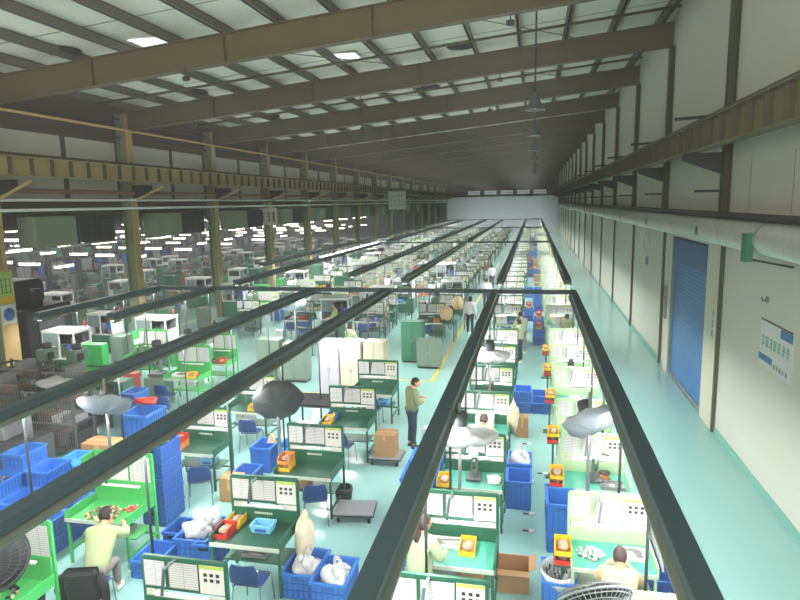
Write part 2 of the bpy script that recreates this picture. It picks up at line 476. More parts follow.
MB().tube([(0, -.9, .1), (-.03, -.6, .5), (-.03, -.1, .55), (-.03, .35, .2), (-.03, .1, -.2), (-.02, -.4, -.35)], .03, 6).build('hose', 'white', t); MB().b2(-.06, 0, -.75, -.5, -.75, -.45, 0, .01).build('outlet_box', 'grey', t)
tag(t, 'pale hose loop and small box on the white wall left of the shutter door', 'hose')
# long pipes under the left girder
for x, z, r, mt, lab in ((LX+.35, 6.02, .05, 'white', 'long white pipe along the left columns, upper of two'), (LX+.42, 5.7, .05, 'white', 'long white pipe along the left columns, lower of two'), (LX+.3, 6.3, .08, 'carton_dark', 'dark reddish pipe under the tan left girder')):
    tag(MB().tube([(x, Y0+.5, z), (x, YF-.5, z)], r, 8).build('pipe', mt), lab, 'pipe')
# cooling units between the left columns
def cooler():
    t = root('cooling_unit')
    MB().b2(-.35, .35, 0, 1.9, 0, .98, 0, .03).build('housing', 'column_green', t)
    MB().b2(-.3, .3, 2.0, 3.9, .02, .96).build('radiator', 'dark_steel', t)
    f = MB()
    for y in (2.02, 2.65, 3.27, 3.88): f.b2(.3, .325, y-.025, y+.025, 0, .98)
    for i in range(8): f.b2(.3, .315, 2.0, 3.9, .06+i*.12, .075+i*.12)
    f.build('grille', 'grey_dark', t)
    for yy in (.4, 3.6): MB().b2(-.3, -.24, yy-.02, yy+.02, .9, 1.35).build('hanger', 'grey', t)
    return t
cp = cooler()
for k in range(0, 11):
    put(cp, (LX, COL0+k*BAY+1.3, 4.5), 0, 'green and dark cooling unit hung in the %s gap between the left columns' % nth(k), 'cooling unit', 'cooling units between the left columns')
# roof vents, skylights, high bay lamps
t0 = root('roof_vent')
MB().lathe([(.0, .06), (.42, .06), (.46, .03), (.46, -.04), (.4, -.05), (0, -.05)], 24).build('vent_ring', 'black', t0)
MB().b2(-.4, .4, -.02, .02, -.07, -.05).b2(-.02, .02, -.4, .4, -.07, -.05).build('vent_bars', 'dark_steel', t0)
for i, (x, y) in enumerate([(-12.7, 15.6), (-12.6, 22.3), (-2.5, 22.0), (-4.55, 28.2), (-2.6, 35.0), (-12.6, 29.2), (-2.6, 41.5), (-12.6, 35.8)]):
    put(t0, (x, y, sk(x)-.03), 0, '%s round black vent in the pale roof counted from the near end' % nth(i), 'vent', 'round roof vents')
for i, (x, y) in enumerate([(-10.5, 16.15), (-6.35, 20.9)]):
    t = root('skylight', (x, y, sk(x)-.02))
    for j in range(3): MB().b2(-.55, .55, -.42+j*.28, -.2+j*.28, -.01, .0).build('pane', 'sky_glow', t)
    MB().b2(-.62, .62, -.5, .5, .0, .018).build('skylight_frame', 'white', t)
    tag(t, ['bright skylight in the roof nearest the left wall', 'bright skylight in the roof above the middle benches'][i], 'skylight')
t0 = root('high_bay_lamp')
MB().tube([(0, 0, .35), (0, 0, 3.09)], .022).build('hanging_pole', 'dark_steel', t0)
MB().lathe([(0, .36), (.09, .36), (.12, .2), (.12, .16), (.26, -.06), (.27, -.08), (.24, -.07), (.1, .1), (0, .12)], 18).build('lamp_shade', 'grey_dark', t0)
MB().lathe([(0, -.06), (.06, -.02), (.07, .06), (0, .12)], 12).build('bulb', 'white', t0)
for i in range(7):
    put(t0, (0, 17.0+i*BAY, 8.1), 0, '%s dark high bay lamp hung on a pole from the roof' % nth(i), 'lamp', 'high bay lamps on poles')
t0 = root('flood_lamp')
MB().bar((0, 0, 0), (0, 0, -.14), .03).build('bracket', 'dark_steel', t0); MB().box(0, 0, -.2, .2, .12, .14, 0, bev=.03).build('head', 'dark_steel', t0)
for i, (x, k) in enumerate([(-9.2, 0), (-.6, 0), (-6.2, 1), (-12.9, 1), (-1.2, 1), (-8, 2), (-2, 2), (-5, 3)]):
    put(t0, (x, COL0+k*BAY, zr(x)), 0, 'small dark lamp clamped under the %s rafter, %s' % (nth(k), ('nearer the white wall' if x > -4 else 'further from the white wall') if k != 1 else {-6.2: 'middle of three', -12.9: 'left of three', -1.2: 'right of three'}[x]), 'lamp', 'lamps clamped under rafters')
for k in range(1, 5):
    y = COL0+(k-.32)*BAY
    tag(MB().tube([(LX+.5, y, sk(LX+.5)-.33), (W-.3, y, sk(W-.3)-.33)], .045, 6).build('sprinkler_pipe', 'olive'), '%s olive pipe crossing the hall under the roof' % nth(k-1), 'pipe', 'pipes under the roof')
    for j, (xa, xb) in enumerate([(-9.2, -4.6), (-3.4, 1.2)]):
        ya, yb = COL0+(k-1)*BAY+.2, COL0+k*BAY-.2
        tag(MB().tube([(xa, ya, sk(xa)-.26), (xb, yb, sk(xb)-.26)], .014, 5).build('bracing_rod', 'dark_steel'), 'thin bracing rod under the roof in the %s gap between rafters, %s' % (nth(k-1), ('left', 'right')[j]), 'rod')
for k, y in enumerate([16.35, 17.6]): pass

tag(MB().tube([(LX+.32, 9.5, 8.72), (LX+.32, YF-1, 8.72)], .05, 8).build('eave_strut', 'tan'), 'long tan strut under the rafter ends along the left columns', 'strut')
# light rails
def xbar(mb, x0, x1, y, z, m=0): mb.b2(x0, x1, y-.1, y+.1, z-.13, z, m)
def rail(x, a, b, cross, label, short):
    t = root('light_rail', (x, a, 0)); L = b-a
    MB().b2(-.115, .115, 0, L, RAIL_Z-.14, RAIL_Z, 0, .01).build('housing', 'rail', t)
    MB().prism([(-.07, RAIL_Z-.14), (.07, RAIL_Z-.14), (.165, RAIL_Z-.2), (.165, RAIL_Z-.235), (-.165, RAIL_Z-.235), (-.165, RAIL_Z-.2)], 'y', .02, L-.02).build('reflector', 'rail_ledge', t)
    n = max(1, int(L/6))
    for i in range(n):
        MB().b2(-.05, .05, L*i/n+.08, L*(i+1)/n-.08, RAIL_Z-.258, RAIL_Z-.236).build('light_tube', 'tube', t)
    if cross is not None:
        w = cross-x
        o = MB().b2(w+.1, -.1, L-.2, L, RAIL_Z-.13, RAIL_Z, 0, .008).build('cross_rail', 'rail', None, (x, a, 0))
        tag(o, 'dark cross rail left of the %s' % short, 'cross rail', 'cross rails')
    y = 1.7; n = 0
    ps = []
    while y < L-1:
        if a+y > 5.5: ps.append(y)
        y += 2.43 if a < 20 else 4.85
    ps.append(L-.3)
    for i, y in enumerate(ps):
        t2 = root('rail_post', (x, a+y, 0)); MB().tube([(0, 0, 0.01), (0, 0, RAIL_Z-.26)], .02, 6).build('post_pipe', 'post', t2); MB().b2(-.06, .06, -.06, .06, 0, .012).build('foot_plate', 'rail', t2)
        tag(t2, '%s thin post under the %s' % (nth(i), short), 'post', 'posts under the light rails')
    tag(t, label, 'light rail')
for i in range(5):
    y = 34.5+i*2.9
    t = root('bare_tube_lamp', (-12.2, y, RAIL_Z+.0)); MB().b2(-.04, .04, 0, 2.6, 0, .03).build('lamp_body', 'white', t); MB().tube([(0, .06, .06), (0, 2.54, .06)], .03, 8).build('bright_tube', 'bright_tube', t)
    MB().b2(-.1, .0, .2, .26, -.03, .0).build('clip', 'dark_steel', t)
    tag(t, '%s bare bright tube lamp lying along the fifth light rail' % nth(i), 'lamp', 'bare tube lamps along the fifth rail')
xs = list(RAILS)
for i, x in enumerate(xs):
    for j, (a, b) in enumerate(RAILS[x]):
        nx = xs[i+1] if i+1 < len(xs) else None
        rail(x, a, b, nx, 'long dark light rail, %s from the white wall, %s length from the front' % (nth(i), nth(j)), '%s light rail from the white wall, %s length' % (nth(i), nth(j)))

# ------------------------------------------------------------------ workbenches
def poster(mb, x0, x1, z0, z1, dots=False):
    mb.b2(x0, x1, -.03, -.024, z0, z1, 0)
    if dots:
        mb.b2(x0, x1, -.032, -.03, z1-.045, z1, 1)
        w_ = x1-x0
        for r in range(2):
            for c in range(3):
                cx = x0+w_*(.25+.25*c); cz = z1-.12-.07*r
                mb.b2(cx-.022, cx+.022, -.034, -.03, cz-.02, cz+.02, 2)
    return mb
def bench(kind):
    """back posts at y = 0, tray towards -y; the worker sits at -y facing the posters"""
    fr, top = {'dark': ('bench_green', 'bench_top'), 'teal': ('bench_green', 'bench_teal'), 'bright': ('bright_green', 'bright_green'), 'white': ('pale_green', 'bench_teal'), 'far': ('bench_green', 'bench_teal'), 'farwhite': ('pale_green', 'pale_green')}[kind]
    hp = 1.62 if kind == 'bright' else 1.5
    low = kind.startswith('far')
    t = root('workbench')
    hw = .55
    mb = MB().b2(-hw, hw, -.78, -.03, .76, .79, 0)
    mb.b2(-hw-.012, -hw+.012, -.78, -.03, .74, .9, 1).b2(hw-.012, hw+.012, -.78, -.03, .74, .9, 1).b2(-hw, hw, -.05, -.03, .76, 1.0, 1)
    mb.b2(-hw, hw, -.795, -.78, .74, .8, 2)
    mb.build('tray', [top, fr, 'edge'], t)
    mb = MB()
    for x in (-hw, hw):
        mb.b2(x-.02, x+.02, -.02, .02, 0, hp, 0)
    mb.b2(-hw, hw, -.022, .022, hp-.03, hp+.02).b2(-hw, hw, -.015, .015, 1.08, 1.12)
    if not low:
        mb.b2(-hw, hw, -.012, .0, 1.12, hp-.03)
        mb.b2(-.24, -.22, -.02, .01, 1.1, hp)
    else: mb.b2(-hw, hw, -.012, .0, 1.12, hp-.03)
    mb.build('panel_frame', fr, t)
    for x in (-hw+.02, hw-.02):
        MB().b2(x-.02, x+.02, -.76, -.72, 0, .76).build('leg', fr, t)
    if not low:
        for x in (-hw+.0, hw-.0):
            MB().b2(x-.015, x+.015, -.74, 0, .2, .23).build('stretcher', fr, t)
        MB().b2(-hw, hw, -.03, .0, .2, .23).build('stretcher', fr, t)
        MB().b2(-hw+.05, hw-.05, -.5, -.05, .36, .38).build('lower_shelf', fr, t)
    if kind == 'bright':
        poster(MB(), -.5, .1, 1.1, 1.57).build('poster', 'paper', t); poster(MB(), .14, .52, 1.05, 1.57).build('poster', 'printed', t)
        poster(MB(), .28, .52, .9, 1.03).build('instruction_sheet', 'paper', t)
        MB().b2(-hw, hw, -.05, -.03, 1.0, 1.14).build('splash_panel', 'bright_green', t)
        MB().b2(-hw-.012, -hw+.012, -.3, 0, 1.0, hp).build('side_panel', 'bright_green', t)
    elif low:
        poster(MB(), -.5, .14, 1.13, 1.45).build('poster', 'printed', t); poster(MB(), .18, .52, 1.13, 1.45, True).build('poster', ['paper', 'strip', 'ink'], t)
    else:
        poster(MB(), -.53, -.25, 1.13, 1.46).build('poster', 'printed', t)
        poster(MB(), -.2, .19, 1.13, 1.46).build('poster', 'printed', t)
        poster(MB(), .21, .53, 1.1, 1.47, True).build('poster', ['paper', 'strip', 'ink'], t)
        poster(MB(), -.52, -.22, .93, 1.08).build('instruction_sheet', 'photo_sheet', t)
        poster(MB(), .33, .53, .93, 1.08).build('instruction_sheet', 'paper', t)
    if not low:
        mb = MB().bar((-.1, -.02, hp), (-.12, -.24, hp+.0), .035, .02).bar((-.12, -.23, hp), (-.16, -.25, 1.17), .035, .02)
        mb.build('lamp_arm', 'rail' if kind in ('dark', 'teal', 'bright') else 'grey', t)
        MB().b2(-.35, .35, -.12, -.07, 1.06, 1.09).build('work_lamp', 'work_light' if kind in ('white', 'teal') else 'white', t)
        mb = MB(); rr = random.Random(5)
        x = -.16
        while x < .12:
            w_ = rr.uniform(.02, .035); mb.b2(x, x+w_, -.054, -.05, .91, .945); x += w_+.008
        if kind == 'dark': mb.build('name_strip', 'edge', t)
    return t
BP = {k: bench(k) for k in ('dark', 'teal', 'bright', 'white', 'far', 'farwhite')}

# ------------------------------------------------------------------ prop prototypes
def crate(lx, ly, h, mt='blue', lattice=True, name='crate'):
    t = root(name); a, b = lx/2, ly/2; th = .018
    mb = MB().b2(-a, a, -b, b, 0, .02)
    for s in (-1, 1):
        mb.b2(s*a-th/2*s-th/2, s*a-th/2*s+th/2, -b, b, .0, h); mb.b2(-a, a, s*b-th/2*s-th/2, s*b-th/2*s+th/2, .0, h)
    mb.build('body', mt, t)
    rb = MB()
    for s in (-1, 1):
        rb.b2(s*(a+.008)-.016, s*(a+.008)+.016, -b-.02, b+.02, h-.035, h+.005); rb.b2(-a-.02, a+.02, s*(b+.008)-.016, s*(b+.008)+.016, h-.035, h+.005)
        pass
    rb.build('rim', mt, t)
    rb = MB()
    n = max(3, int(lx/.075)); k = max(3, int(ly/.075))
    for s in (-1, 1):
        for i in range(n+1):
            x = -a+lx*i/n; rb.b2(x-.008, x+.008, s*b, s*(b+.01), .03, h-.035)
        for i in range(k+1):
            y = -b+ly*i/k; rb.b2(s*a, s*(a+.01), y-.008, y+.008, .03, h-.035)
        if lattice:
            for z in (h*.35, h*.62): rb.b2(-a, a, s*b, s*(b+.008), z-.01, z+.01); rb.b2(s*a, s*(a+.008), -b, b, z-.01, z+.01)
    rb.build('ribs', 'blue_deep' if mt == 'blue' else mt, t)
    for s in (-1, 1): MB().b2(-.09, .09, s*(b+.004), s*(b+.012), h-.1, h-.05).build('handle', 'blue_deep' if mt != 'blue_deep' else 'black', t)
    return t
P = {}
P['crate'] = crate(.44, .6, .3); P['tote'] = crate(.44, .6, .55, 'blue', False, 'tote'); P['basket'] = crate(.5, .7, .4)
P['crate_deep'] = crate(.44, .6, .3, 'blue_deep'); P['crate_light'] = crate(.44, .6, .16, 'blue_light')
P['tote_small'] = crate(.34, .5, .4, 'blue_deep', False, 'tote'); P['basket_light'] = crate(.3, .2, .12, 'blue_sky')
def bin_(mt, name='parts_bin'):
    t = root(name); w_, d, h = .11, .17, .13
    mb = MB()
    mb.b2(-w_, w_, -d, d, 0, .01).b2(-w_, -w_+.01, -d+.05, d, 0, h).b2(w_-.01, w_, -d+.05, d, 0, h).b2(-w_, w_, d-.01, d, 0, h).b2(-w_, w_, -d, -d+.012, 0, h*.5)
    for s in (-1, 1): mb.prism([(-d, 0), (-d, h*.5), (-d+.05, h), (-d+.05, 0)], 'x', s*w_-.005, s*w_+.005)
    mb.build('bin_body', mt, t)
    MB().blob((0, .02, .06), (.09, .13, .045), 0, 3, .25, 10, 6).build('parts', 'parts_mix', t)
    return t
P['bin_yellow'] = bin_('yellow'); P['bin_red'] = bin_('red'); P['bin_orange'] = bin_('orange'); P['bin_blue'] = bin_('blue')
def chair():
    t = root('chair')
    # seat and back: curved plastic shells
    def shell(fn, nu=8, nv=6, th=.012):
        vs = []; fs = []
        for side in (0, 1):
            for i in range(nv+1):
                for j in range(nu+1):
                    p = fn(j/nu*2-1, i/nv); n = Vector((0, 0, 0)); vs.append(Vector(p)+Vector((0, -th*side, -th*side)))
        K = (nv+1)*(nu+1)
        for i in range(nv):
            for j in range(nu):
                a = i*(nu+1)+j; fs.append((a, a+1, a+nu+2, a+nu+1)); fs.append((K+a, K+a+nu+1, K+a+nu+2, K+a+1))
        loop = [j for j in range(nu+1)]+[i*(nu+1)+nu for i in range(1, nv+1)]+[nv*(nu+1)+j for j in range(nu-1, -1, -1)]+[i*(nu+1) for i in range(nv-1, 0, -1)]
        for a, b in zip(loop, loop[1:]+loop[:1]): fs.append((a, K+a, K+b, b))
        return MB().add(vs, fs, 0, True)
    shell(lambda u, v: (u*.21*(1-.12*abs(2*v-1)**3), -.2+.4*v, .45-.018*(1-u*u)*(1-abs(2*v-1)**3)+(.02 if v < .05 else 0))).build('seat', 'chair_blue', t)
    shell(lambda u, v: (u*.22*(1-.25*v**4), -.23-.05*v-.035*(1-u*u), .53+.3*v)).build('backrest', 'chair_blue', t)
    for sx in (-1, 1):
        MB().tube([(sx*.19, .17, .43), (sx*.2, .2, .4), (sx*.215, .23, 0)], .011, 7).build('leg', 'chrome', t)
        MB().tube([(sx*.2, -.25, .75), (sx*.2, -.22, .5), (sx*.205, -.2, .4), (sx*.22, -.26, 0)], .011, 7).build('leg', 'chrome', t)
        MB().tube([(sx*.195, -.2, .425), (sx*.19, .18, .425)], .01, 7).build('side_rail', 'chrome', t)
    return t
P['chair'] = chair()
def carton(lx, ly, h, open_=False, cmat='carton'):
    t = root('cardboard_box'); a, b = lx/2, ly/2
    mb = MB()
    if open_:
        mb.b2(-a, a, -b, b, 0, .01)
        for s in (-1, 1): mb.b2(s*a-.006, s*a+.006, -b, b, 0, h).b2(-a, a, s*b-.006, s*b+.006, 0, h)
        mb.build('box_body', 'carton', t)
        for s in (-1, 1):
            MB().bar((s*a, 0, h), (s*(a+.1), 0, h+.06), ly, .006).build('flap', 'carton', t); MB().bar((0, s*b, h), (0, s*(b+.08), h-.04), .006 if 0 else lx, .006).build('flap', 'carton', t)
    else:
        mb.b2(-a, a, -b, b, 0, h, 0, .004).build('box_body', cmat, t)
        MB().b2(-a, a, -.025, .025, h-.0, h+.002).b2(-.025, .025, -b-.002, -b, h-.12, h).build('tape', 'tan', t)
        MB().b2(-a, a, -.002, .002, h+.002, h+.003).build('flap_seam', 'carton_dark', t)
    return t
P['carton'] = carton(.46, .42, .5); P['carton_s'] = carton(.32, .3, .24); P['carton_white'] = carton(.4, .32, .28, False, 'white'); P['carton_open'] = carton(.46, .42, .36, True)
def bag(seed=1):
    t = root('plastic_bag')
    MB().blob((0, 0, .12), (.19, .24, .16), 0, seed, .42, 22, 14, .3).blob((.06, -.08, .2), (.1, .12, .12), 0, seed+3, .5, 14, 10).build('bag_body', 'plastic_bag', t)
    MB().tube([(0, 0, .22), (.02, .01, .3), (.0, .03, .36), (.05, .04, .41)], [.07, .03, .02, .055], 8).build('bag_neck', 'plastic_bag', t)
    return t
P['bag'] = bag(1); P['bag2'] = bag(7)
def fan(covered, wire='dark_steel', blade='black', post=True, r=.42):
    """pedestal fan: head at the origin of its own tilt, base on the floor"""
    t = root('pedestal_fan'); hz = 2.1
    MB().lathe([(0, 0), (.28, 0), (.28, .025), (.06, .05), (.04, .08), (0, .08)], 20).build('base', 'grey_dark', t)
    MB().tube([(0, 0, .05), (0, 0, 2.56 if post else hz)], .03, 10).build('pole', 'silver', t)
    return t, hz
def fan_full(covered, tilt, cover='white_cloth', wire='black', r=.42, hz=2.1, post=True, seed=1, net=False):
    t, _ = fan(covered, post=post)
    if not post or hz != 2.1:
        for c in t.children:
            if c.name.startswith('pole'): c.scale = (1, 1, hz/2.56 if not post else 1)
    A = Matrix.Translation((0, 0, hz)) @ Matrix.Rotation(R(tilt), 4, 'X') @ Matrix.Translation((0, 0, 0))
    # local axis of the head is +z (front)
    def at4(mb):
        mb.v = [tuple(A @ Vector(p)) for p in mb.v]; return mb
    at4(MB().lathe([(0, -.34), (.09, -.33), (.115, -.26), (.115, -.1), (.08, -.06), (0, -.06)], 16)).build('motor', 'black' if not covered else 'grey_dark', t)
    if covered:
        m = MB().blob((0, 0, 0), (r+.09, r+.07, .22), 0, seed, .1, 30, 12)
        rr_ = random.Random(seed); vv = []
        for x, y, z in m.v:
            q = math.hypot(x, y)/r; a = math.atan2(y, x)
            z = z*(.35 if z < 0 else 1)+.018*math.sin(a*9+seed)*q+.012*math.sin(a*17+2*seed+q*3); vv.append((x*(1+.03*math.sin(a*7+seed)), y, z))
        m.v = vv
        at4(m).build('fan_cover', cover, t)
    else:
        m = MB()
        for z, rr in ((.1, .1), (.1, .2), (.09, .3), (.05, r-.02), (-.08, .14), (-.07, .28), (-.04, r-.02), (.0, r)):
            m.tube([(rr*math.cos(2*PI*i/28), rr*math.sin(2*PI*i/28), z) for i in range(29)], .007 if rr < r else .016, 5, 0, False)
        for i in range(36):
            a = 2*PI*i/36; c, s = math.cos(a), math.sin(a); a2 = a+.25; c2, s2 = math.cos(a2), math.sin(a2)
            m.tube([(.08*c, .08*s, .1), (.3*c2, .3*s2, .09), (r*c2, r*s2, 0), (.3*c2, .3*s2, -.07), (.1*c, .1*s, -.09)], .005, 4, 0, False)
        at4(m).build('guard', wire, t)
        if net: at4(MB().blob((0, 0, 0), (r*.93, r*.93, .075), 0, 1, .02, 30, 10)).build('dust_net', 'black_cloth', t)
        m = MB()
        for i in range(5):
            a = 2*PI*i/5; vs = []
            for rr, da0, da1, z0, z1 in ((.05, -.5, .5, -.02, .03), (.22, -.48, .5, -.045, .05), (.37, -.3, .42, -.03, .04)):
                for q, (da, z) in enumerate(((da0, z0), ((da0+da1)/2, (z0+z1)/2+.006), (da1, z1))): vs.append((rr*math.cos(a+da), rr*math.sin(a+da), z))
            top = len(vs); vs += [(x, y, z-.006) for x, y, z in vs]
            fs = []
            for r_ in range(2):
                for q in range(2):
                    k0 = r_*3+q; fs.append((k0, k0+1, k0+4, k0+3)); fs.append((top+k0+3, top+k0+4, top+k0+1, top+k0))
            loop = [0, 1, 2, 5, 8, 7, 6, 3]
            for k0, k1 in zip(loop, loop[1:]+loop[:1]): fs.append((k0, top+k0, top+k1, k1))
            m.add(vs, fs, 0, True)
        at4(m).build('blades', 'black', t)
        at4(MB().lathe([(0, .085), (.06, .08), (.07, .04), (.05, -.05), (0, -.05)], 14)).build('hub', 'silver', t)
    MB().b2(-.05, .05, -.07, .07, hz-.1, hz+.06, 0, .01).build('clamp', 'dark_steel', t)
    return t
# machines
def machine_white():
    t = root('assembly_machine')
    MB().b2(-.6, .6, -.4, .4, .1, .85, 0, .015).build('base_cabinet', 'cabinet_green', t)
    f = MB()
    for x in (-.58, .58):
        for y in (-.38, .38): f.b2(x-.025, x+.025, y-.025, y+.025, .85, 1.75)
    for z in (.87, 1.73):
        for y in (-.38, .38): f.b2(-.6, .6, y-.025, y+.025, z-.025, z+.025)
        for x in (-.58, .58): f.b2(x-.025, x+.025, -.4, .4, z-.025, z+.025)
    f.b2(-.025, .025, -.4, -.35, .85, 1.73)
    f.build('frame', 'white', t)
    MB().b2(-.62, .62, -.42, .42, 1.75, 1.8).build('top_cover', 'white', t)
    MB().b2(-.55, .55, .34, .37, .88, 1.72).build('back_panel', 'grey', t)
    MB().b2(.555, .575, -.36, .36, .9, 1.35).b2(-.575, -.555, -.36, .36, .9, 1.35).build('side_guard', 'white', t)
    MB().b2(-.5, -.3, -.1, .3, .85, 1.6, 0, .02).build('tool_column', 'grey_dark', t); MB().b2(.3, .5, .1, .3, .85, 1.55, 0, .02).build('tool_column', 'grey_dark', t)
    MB().b2(-.45, .45, .0, .12, 1.42, 1.55, 0, .01).build('gantry', 'dark_steel', t)
    MB().b2(-.2, .2, -.36, -.3, .86, .96).build('feed_tray', 'metal_parts', t)
    MB().b2(-.56, .0, -.41, -.4, 1.2, 1.7).build('pane', 'glass', t)
    MB().b2(-.25, .0, -.2, .2, .85, 1.3, 0, .02).b2(.1, .35, -.15, .25, .85, 1.15, 0, .02).tube([(.2, 0, 1.1), (.2, 0, 1.5)], .05, 8).build('press_head', 'grey', t)
    MB().b2(.36, .56, -.46, -.4, 1.1, 1.4, 0, .01).build('control_panel', 'blue_deep', t)
    MB().tube([(.5, .3, 1.8), (.5, .3, 2.0)], .03, 8).build('signal_lamp', 'red', t)
    for x in (-.5, .5):
        for y in (-.32, .32): MB().tube([(x, y, 0), (x, y, .1)], .03, 6).build('foot', 'black', t)
    return t
P['machine_white'] = machine_white()
def cabinet(mt, w_, d, h, name='cabinet'):
    t = root(name)
    MB().b2(-w_/2, w_/2, -d/2, d/2, .06, h, 0, .012).build('body', mt, t)
    for s in (-1, 1):
        dd = MB().b2(s*w_/4-w_/4+.015, s*w_/4+w_/4-.015, -d/2-.015, -d/2-.001, .1, h-.05, 0, .006).build('door', mt, t)
        MB().b2(-s*.0+s*.03-.01, s*.03+.01, -d/2-.035, -d/2-.015, h*.5, h*.5+.12).build('handle', 'silver', dd)
    MB().b2(-w_/2+.03, w_/2-.03, -d/2+.03, d/2-.03, 0, .06).build('plinth', 'black', t)
    return t
P['cabinet_green'] = cabinet('cabinet_green', .8, .5, 1.5); P['cabinet_cream'] = cabinet('cream', .62, .55, 1.8); P['cabinet_lilac'] = cabinet('lilac', .6, .5, 1.8)
P['cabinet_low'] = cabinet('cabinet_grey_green', .8, .5, 1.0); P['cabinet_bright'] = cabinet('bright_green', .9, .4, 1.25)
def press():
    t = root('bench_press')
    MB().b2(-.13, .13, -.18, .18, 0, .05, 0, .01).build('foot_plate', 'grey_dark', t)
    MB().b2(-.06, .06, .05, .16, .05, .5, 0, .01).build('column', 'cabinet_grey_green', t)
    MB().b2(-.08, .08, -.14, .16, .42, .58, 0, .02).build('head', 'white', t)
    MB().tube([(0, -.08, .42), (0, -.08, .2)], .022, 8).build('ram', 'chrome', t)
    MB().tube([(.08, -.05, .5), (.2, -.16, .52)], .012, 6).build('lever', 'black', t)
    return t
P['press'] = press()
def rack():
    t = root('parts_rack')
    f = MB()
    for x in (-.6, .6):
        for y in (-.22, .22): f.b2(x-.02, x+.02, y-.02, y+.02, 0, 1.6)
        f.b2(x-.01, x+.01, -.22, .22, 1.5, 1.54)
    f.b2(-.6, .6, .21, .23, 1.5, 1.54).build('uprights', 'grey', t)
    for z in (.3, .75, 1.2): MB().b2(-.6, .6, -.24, .24, z, z+.03).build('shelf', 'grey', t)
    r_ = random.Random(4)
    for z in (.33, .78, 1.23):
        x = -.52
        while x < .5:
            w_ = r_.uniform(.14, .24); MB().b2(x, x+w_, -.2, .16, z, z+r_.uniform(.12, .3), 0, .01).build('stored_box', r_.choice(['blue', 'carton', 'white', 'yellow', 'grey', 'red']), t); x += w_+.03
    return t
P['rack'] = rack()
def rack_grey():
    t = root('steel_rack'); f = MB()
    for x in (-.7, .7):
        for y in (-.3, .3): f.b2(x-.025, x+.025, y-.025, y+.025, 0, 1.7)
        f.b2(x-.01, x+.01, -.3, .3, 1.62, 1.67)
    f.b2(-.7, .7, .29, .31, 1.62, 1.67)
    f.build('uprights', 'grey_dark', t); r_ = random.Random(14)
    m = MB()
    for i in range(22): m.b2(-.7+i*.0667-.006, -.7+i*.0667+.006, -.33, -.318, .1, 1.6)
    m.b2(-.72, .72, -.335, -.315, 1.58, 1.62).b2(-.72, .72, -.335, -.315, .82, .86); m.build('mesh_front', 'grey', t)
    for z in (.2, .8, 1.35):
        MB().b2(-.72, .72, -.3, .3, z, z+.03).build('shelf', 'grey_dark', t)
        x = -.62
        while x < .5:
            w_ = r_.uniform(.16, .4); MB().b2(x, x+w_, -.26, .22, z+.03, z+r_.uniform(.15, .42), 0, .015).build('stored_box', r_.choice(['grey', 'grey_dark', 'dark_steel', 'grey', 'white', 'carton_dark']), t); x += w_+.03
    return t
P['rack_grey'] = rack_grey()
def drill(cm='cabinet_grey_green'):
    t = root('pillar_machine')
    MB().b2(-.3, .3, -.35, .3, 0, .8, 0, .02).build('base', cm, t); MB().tube([(0, .12, .8), (0, .12, 1.75)], .06, 10).build('pillar', 'grey', t)
    MB().b2(-.16, .16, -.3, .25, 1.35, 1.7, 0, .03).build('head', cm, t); MB().b2(-.22, .22, -.25, .1, .82, .9, 0, .01).build('table', 'grey_dark', t)
    MB().tube([(0, -.2, 1.35), (0, -.2, 1.05)], .03, 8).build('spindle', 'chrome', t); MB().b2(.16, .22, -.2, .0, 1.4, 1.6, 0, .01).build('switch', 'dark_steel', t)
    MB().lathe([(0, 1.7), (.13, 1.7), (.13, 1.85), (0, 1.87)], 14).build('motor', 'grey_dark', t)
    return t
P['drill'] = drill()
P['drill_white'] = drill('white')
def tray(mt='grey'):
    t = root('parts_tray'); a, b = .2, .14
    MB().b2(-a, a, -b, b, 0, .01).b2(-a, -a+.01, -b, b, 0, .06).b2(a-.01, a, -b, b, 0, .06).b2(-a, a, -b, -b+.01, 0, .06).b2(-a, a, b-.01, b, 0, .06).build('tray_body', mt, t)
    MB().blob((0, 0, .03), (a*.85, b*.85, .045), 0, 4, .25, 12, 6, .4).build('parts', 'metal_parts', t)
    return t
P['tray_grey'] = tray('grey'); P['tray_white'] = tray('white')
def paperpile():
    t = root('paper_stack')
    for i, (dx, dy, a) in enumerate(((0, 0, .05), (.01, -.01, -.1), (-.01, .01, .2))):
        MB().box(dx, dy, .008+.014*i, .21, .29, .013, 0, Matrix.Rotation(a, 3, 'Z')).build('sheets', 'paper', t)
    return t
P['papers'] = paperpile()
def spool():
    t = root('wire_spool')
    MB().lathe([(0, 0), (.1, 0), (.1, .012), (.05, .02), (.05, .11), (.1, .118), (.1, .13), (0, .13)], 16).build('reel', 'black', t)
    MB().lathe([(.05, .02), (.085, .02), (.085, .11), (.05, .11)], 16).build('wire', 'orange', t)
    return t
P['spool'] = spool()
def heap(mt, seed=2, r=(.25, .22, .08)):
    t = root('parts_heap'); m = MB(); r_ = random.Random(seed)
    for i in range(70):
        a, q = r_.uniform(0, 2*PI), math.sqrt(r_.random())
        x, y = r[0]*q*math.cos(a), r[1]*q*math.sin(a); z = r[2]*(1-q*q)*r_.random()+.012
        m.box(x, y, z, r_.uniform(.025, .07), r_.uniform(.02, .05), .022, r_.randrange(len(mt)), Matrix.Rotation(r_.uniform(0, PI), 3, 'Z') @ Matrix.Rotation(r_.uniform(-.4, .4), 3, 'X'))
    m.build('heap', mt, t)['kind'] = 'stuff'
    return t
P['heap_red'] = heap(['red', 'white', 'red'], 3); P['heap_brown'] = heap(['carton_dark', 'parts_mix', 'beige'], 4, (.3, .25, .1)); P['heap_pink'] = heap(['white', 'purple_grey', 'beige', 'black'], 6, (.4, .3, .12))
P['heap_white'] = heap(['white', 'paper', 'grey_cloth'], 8)
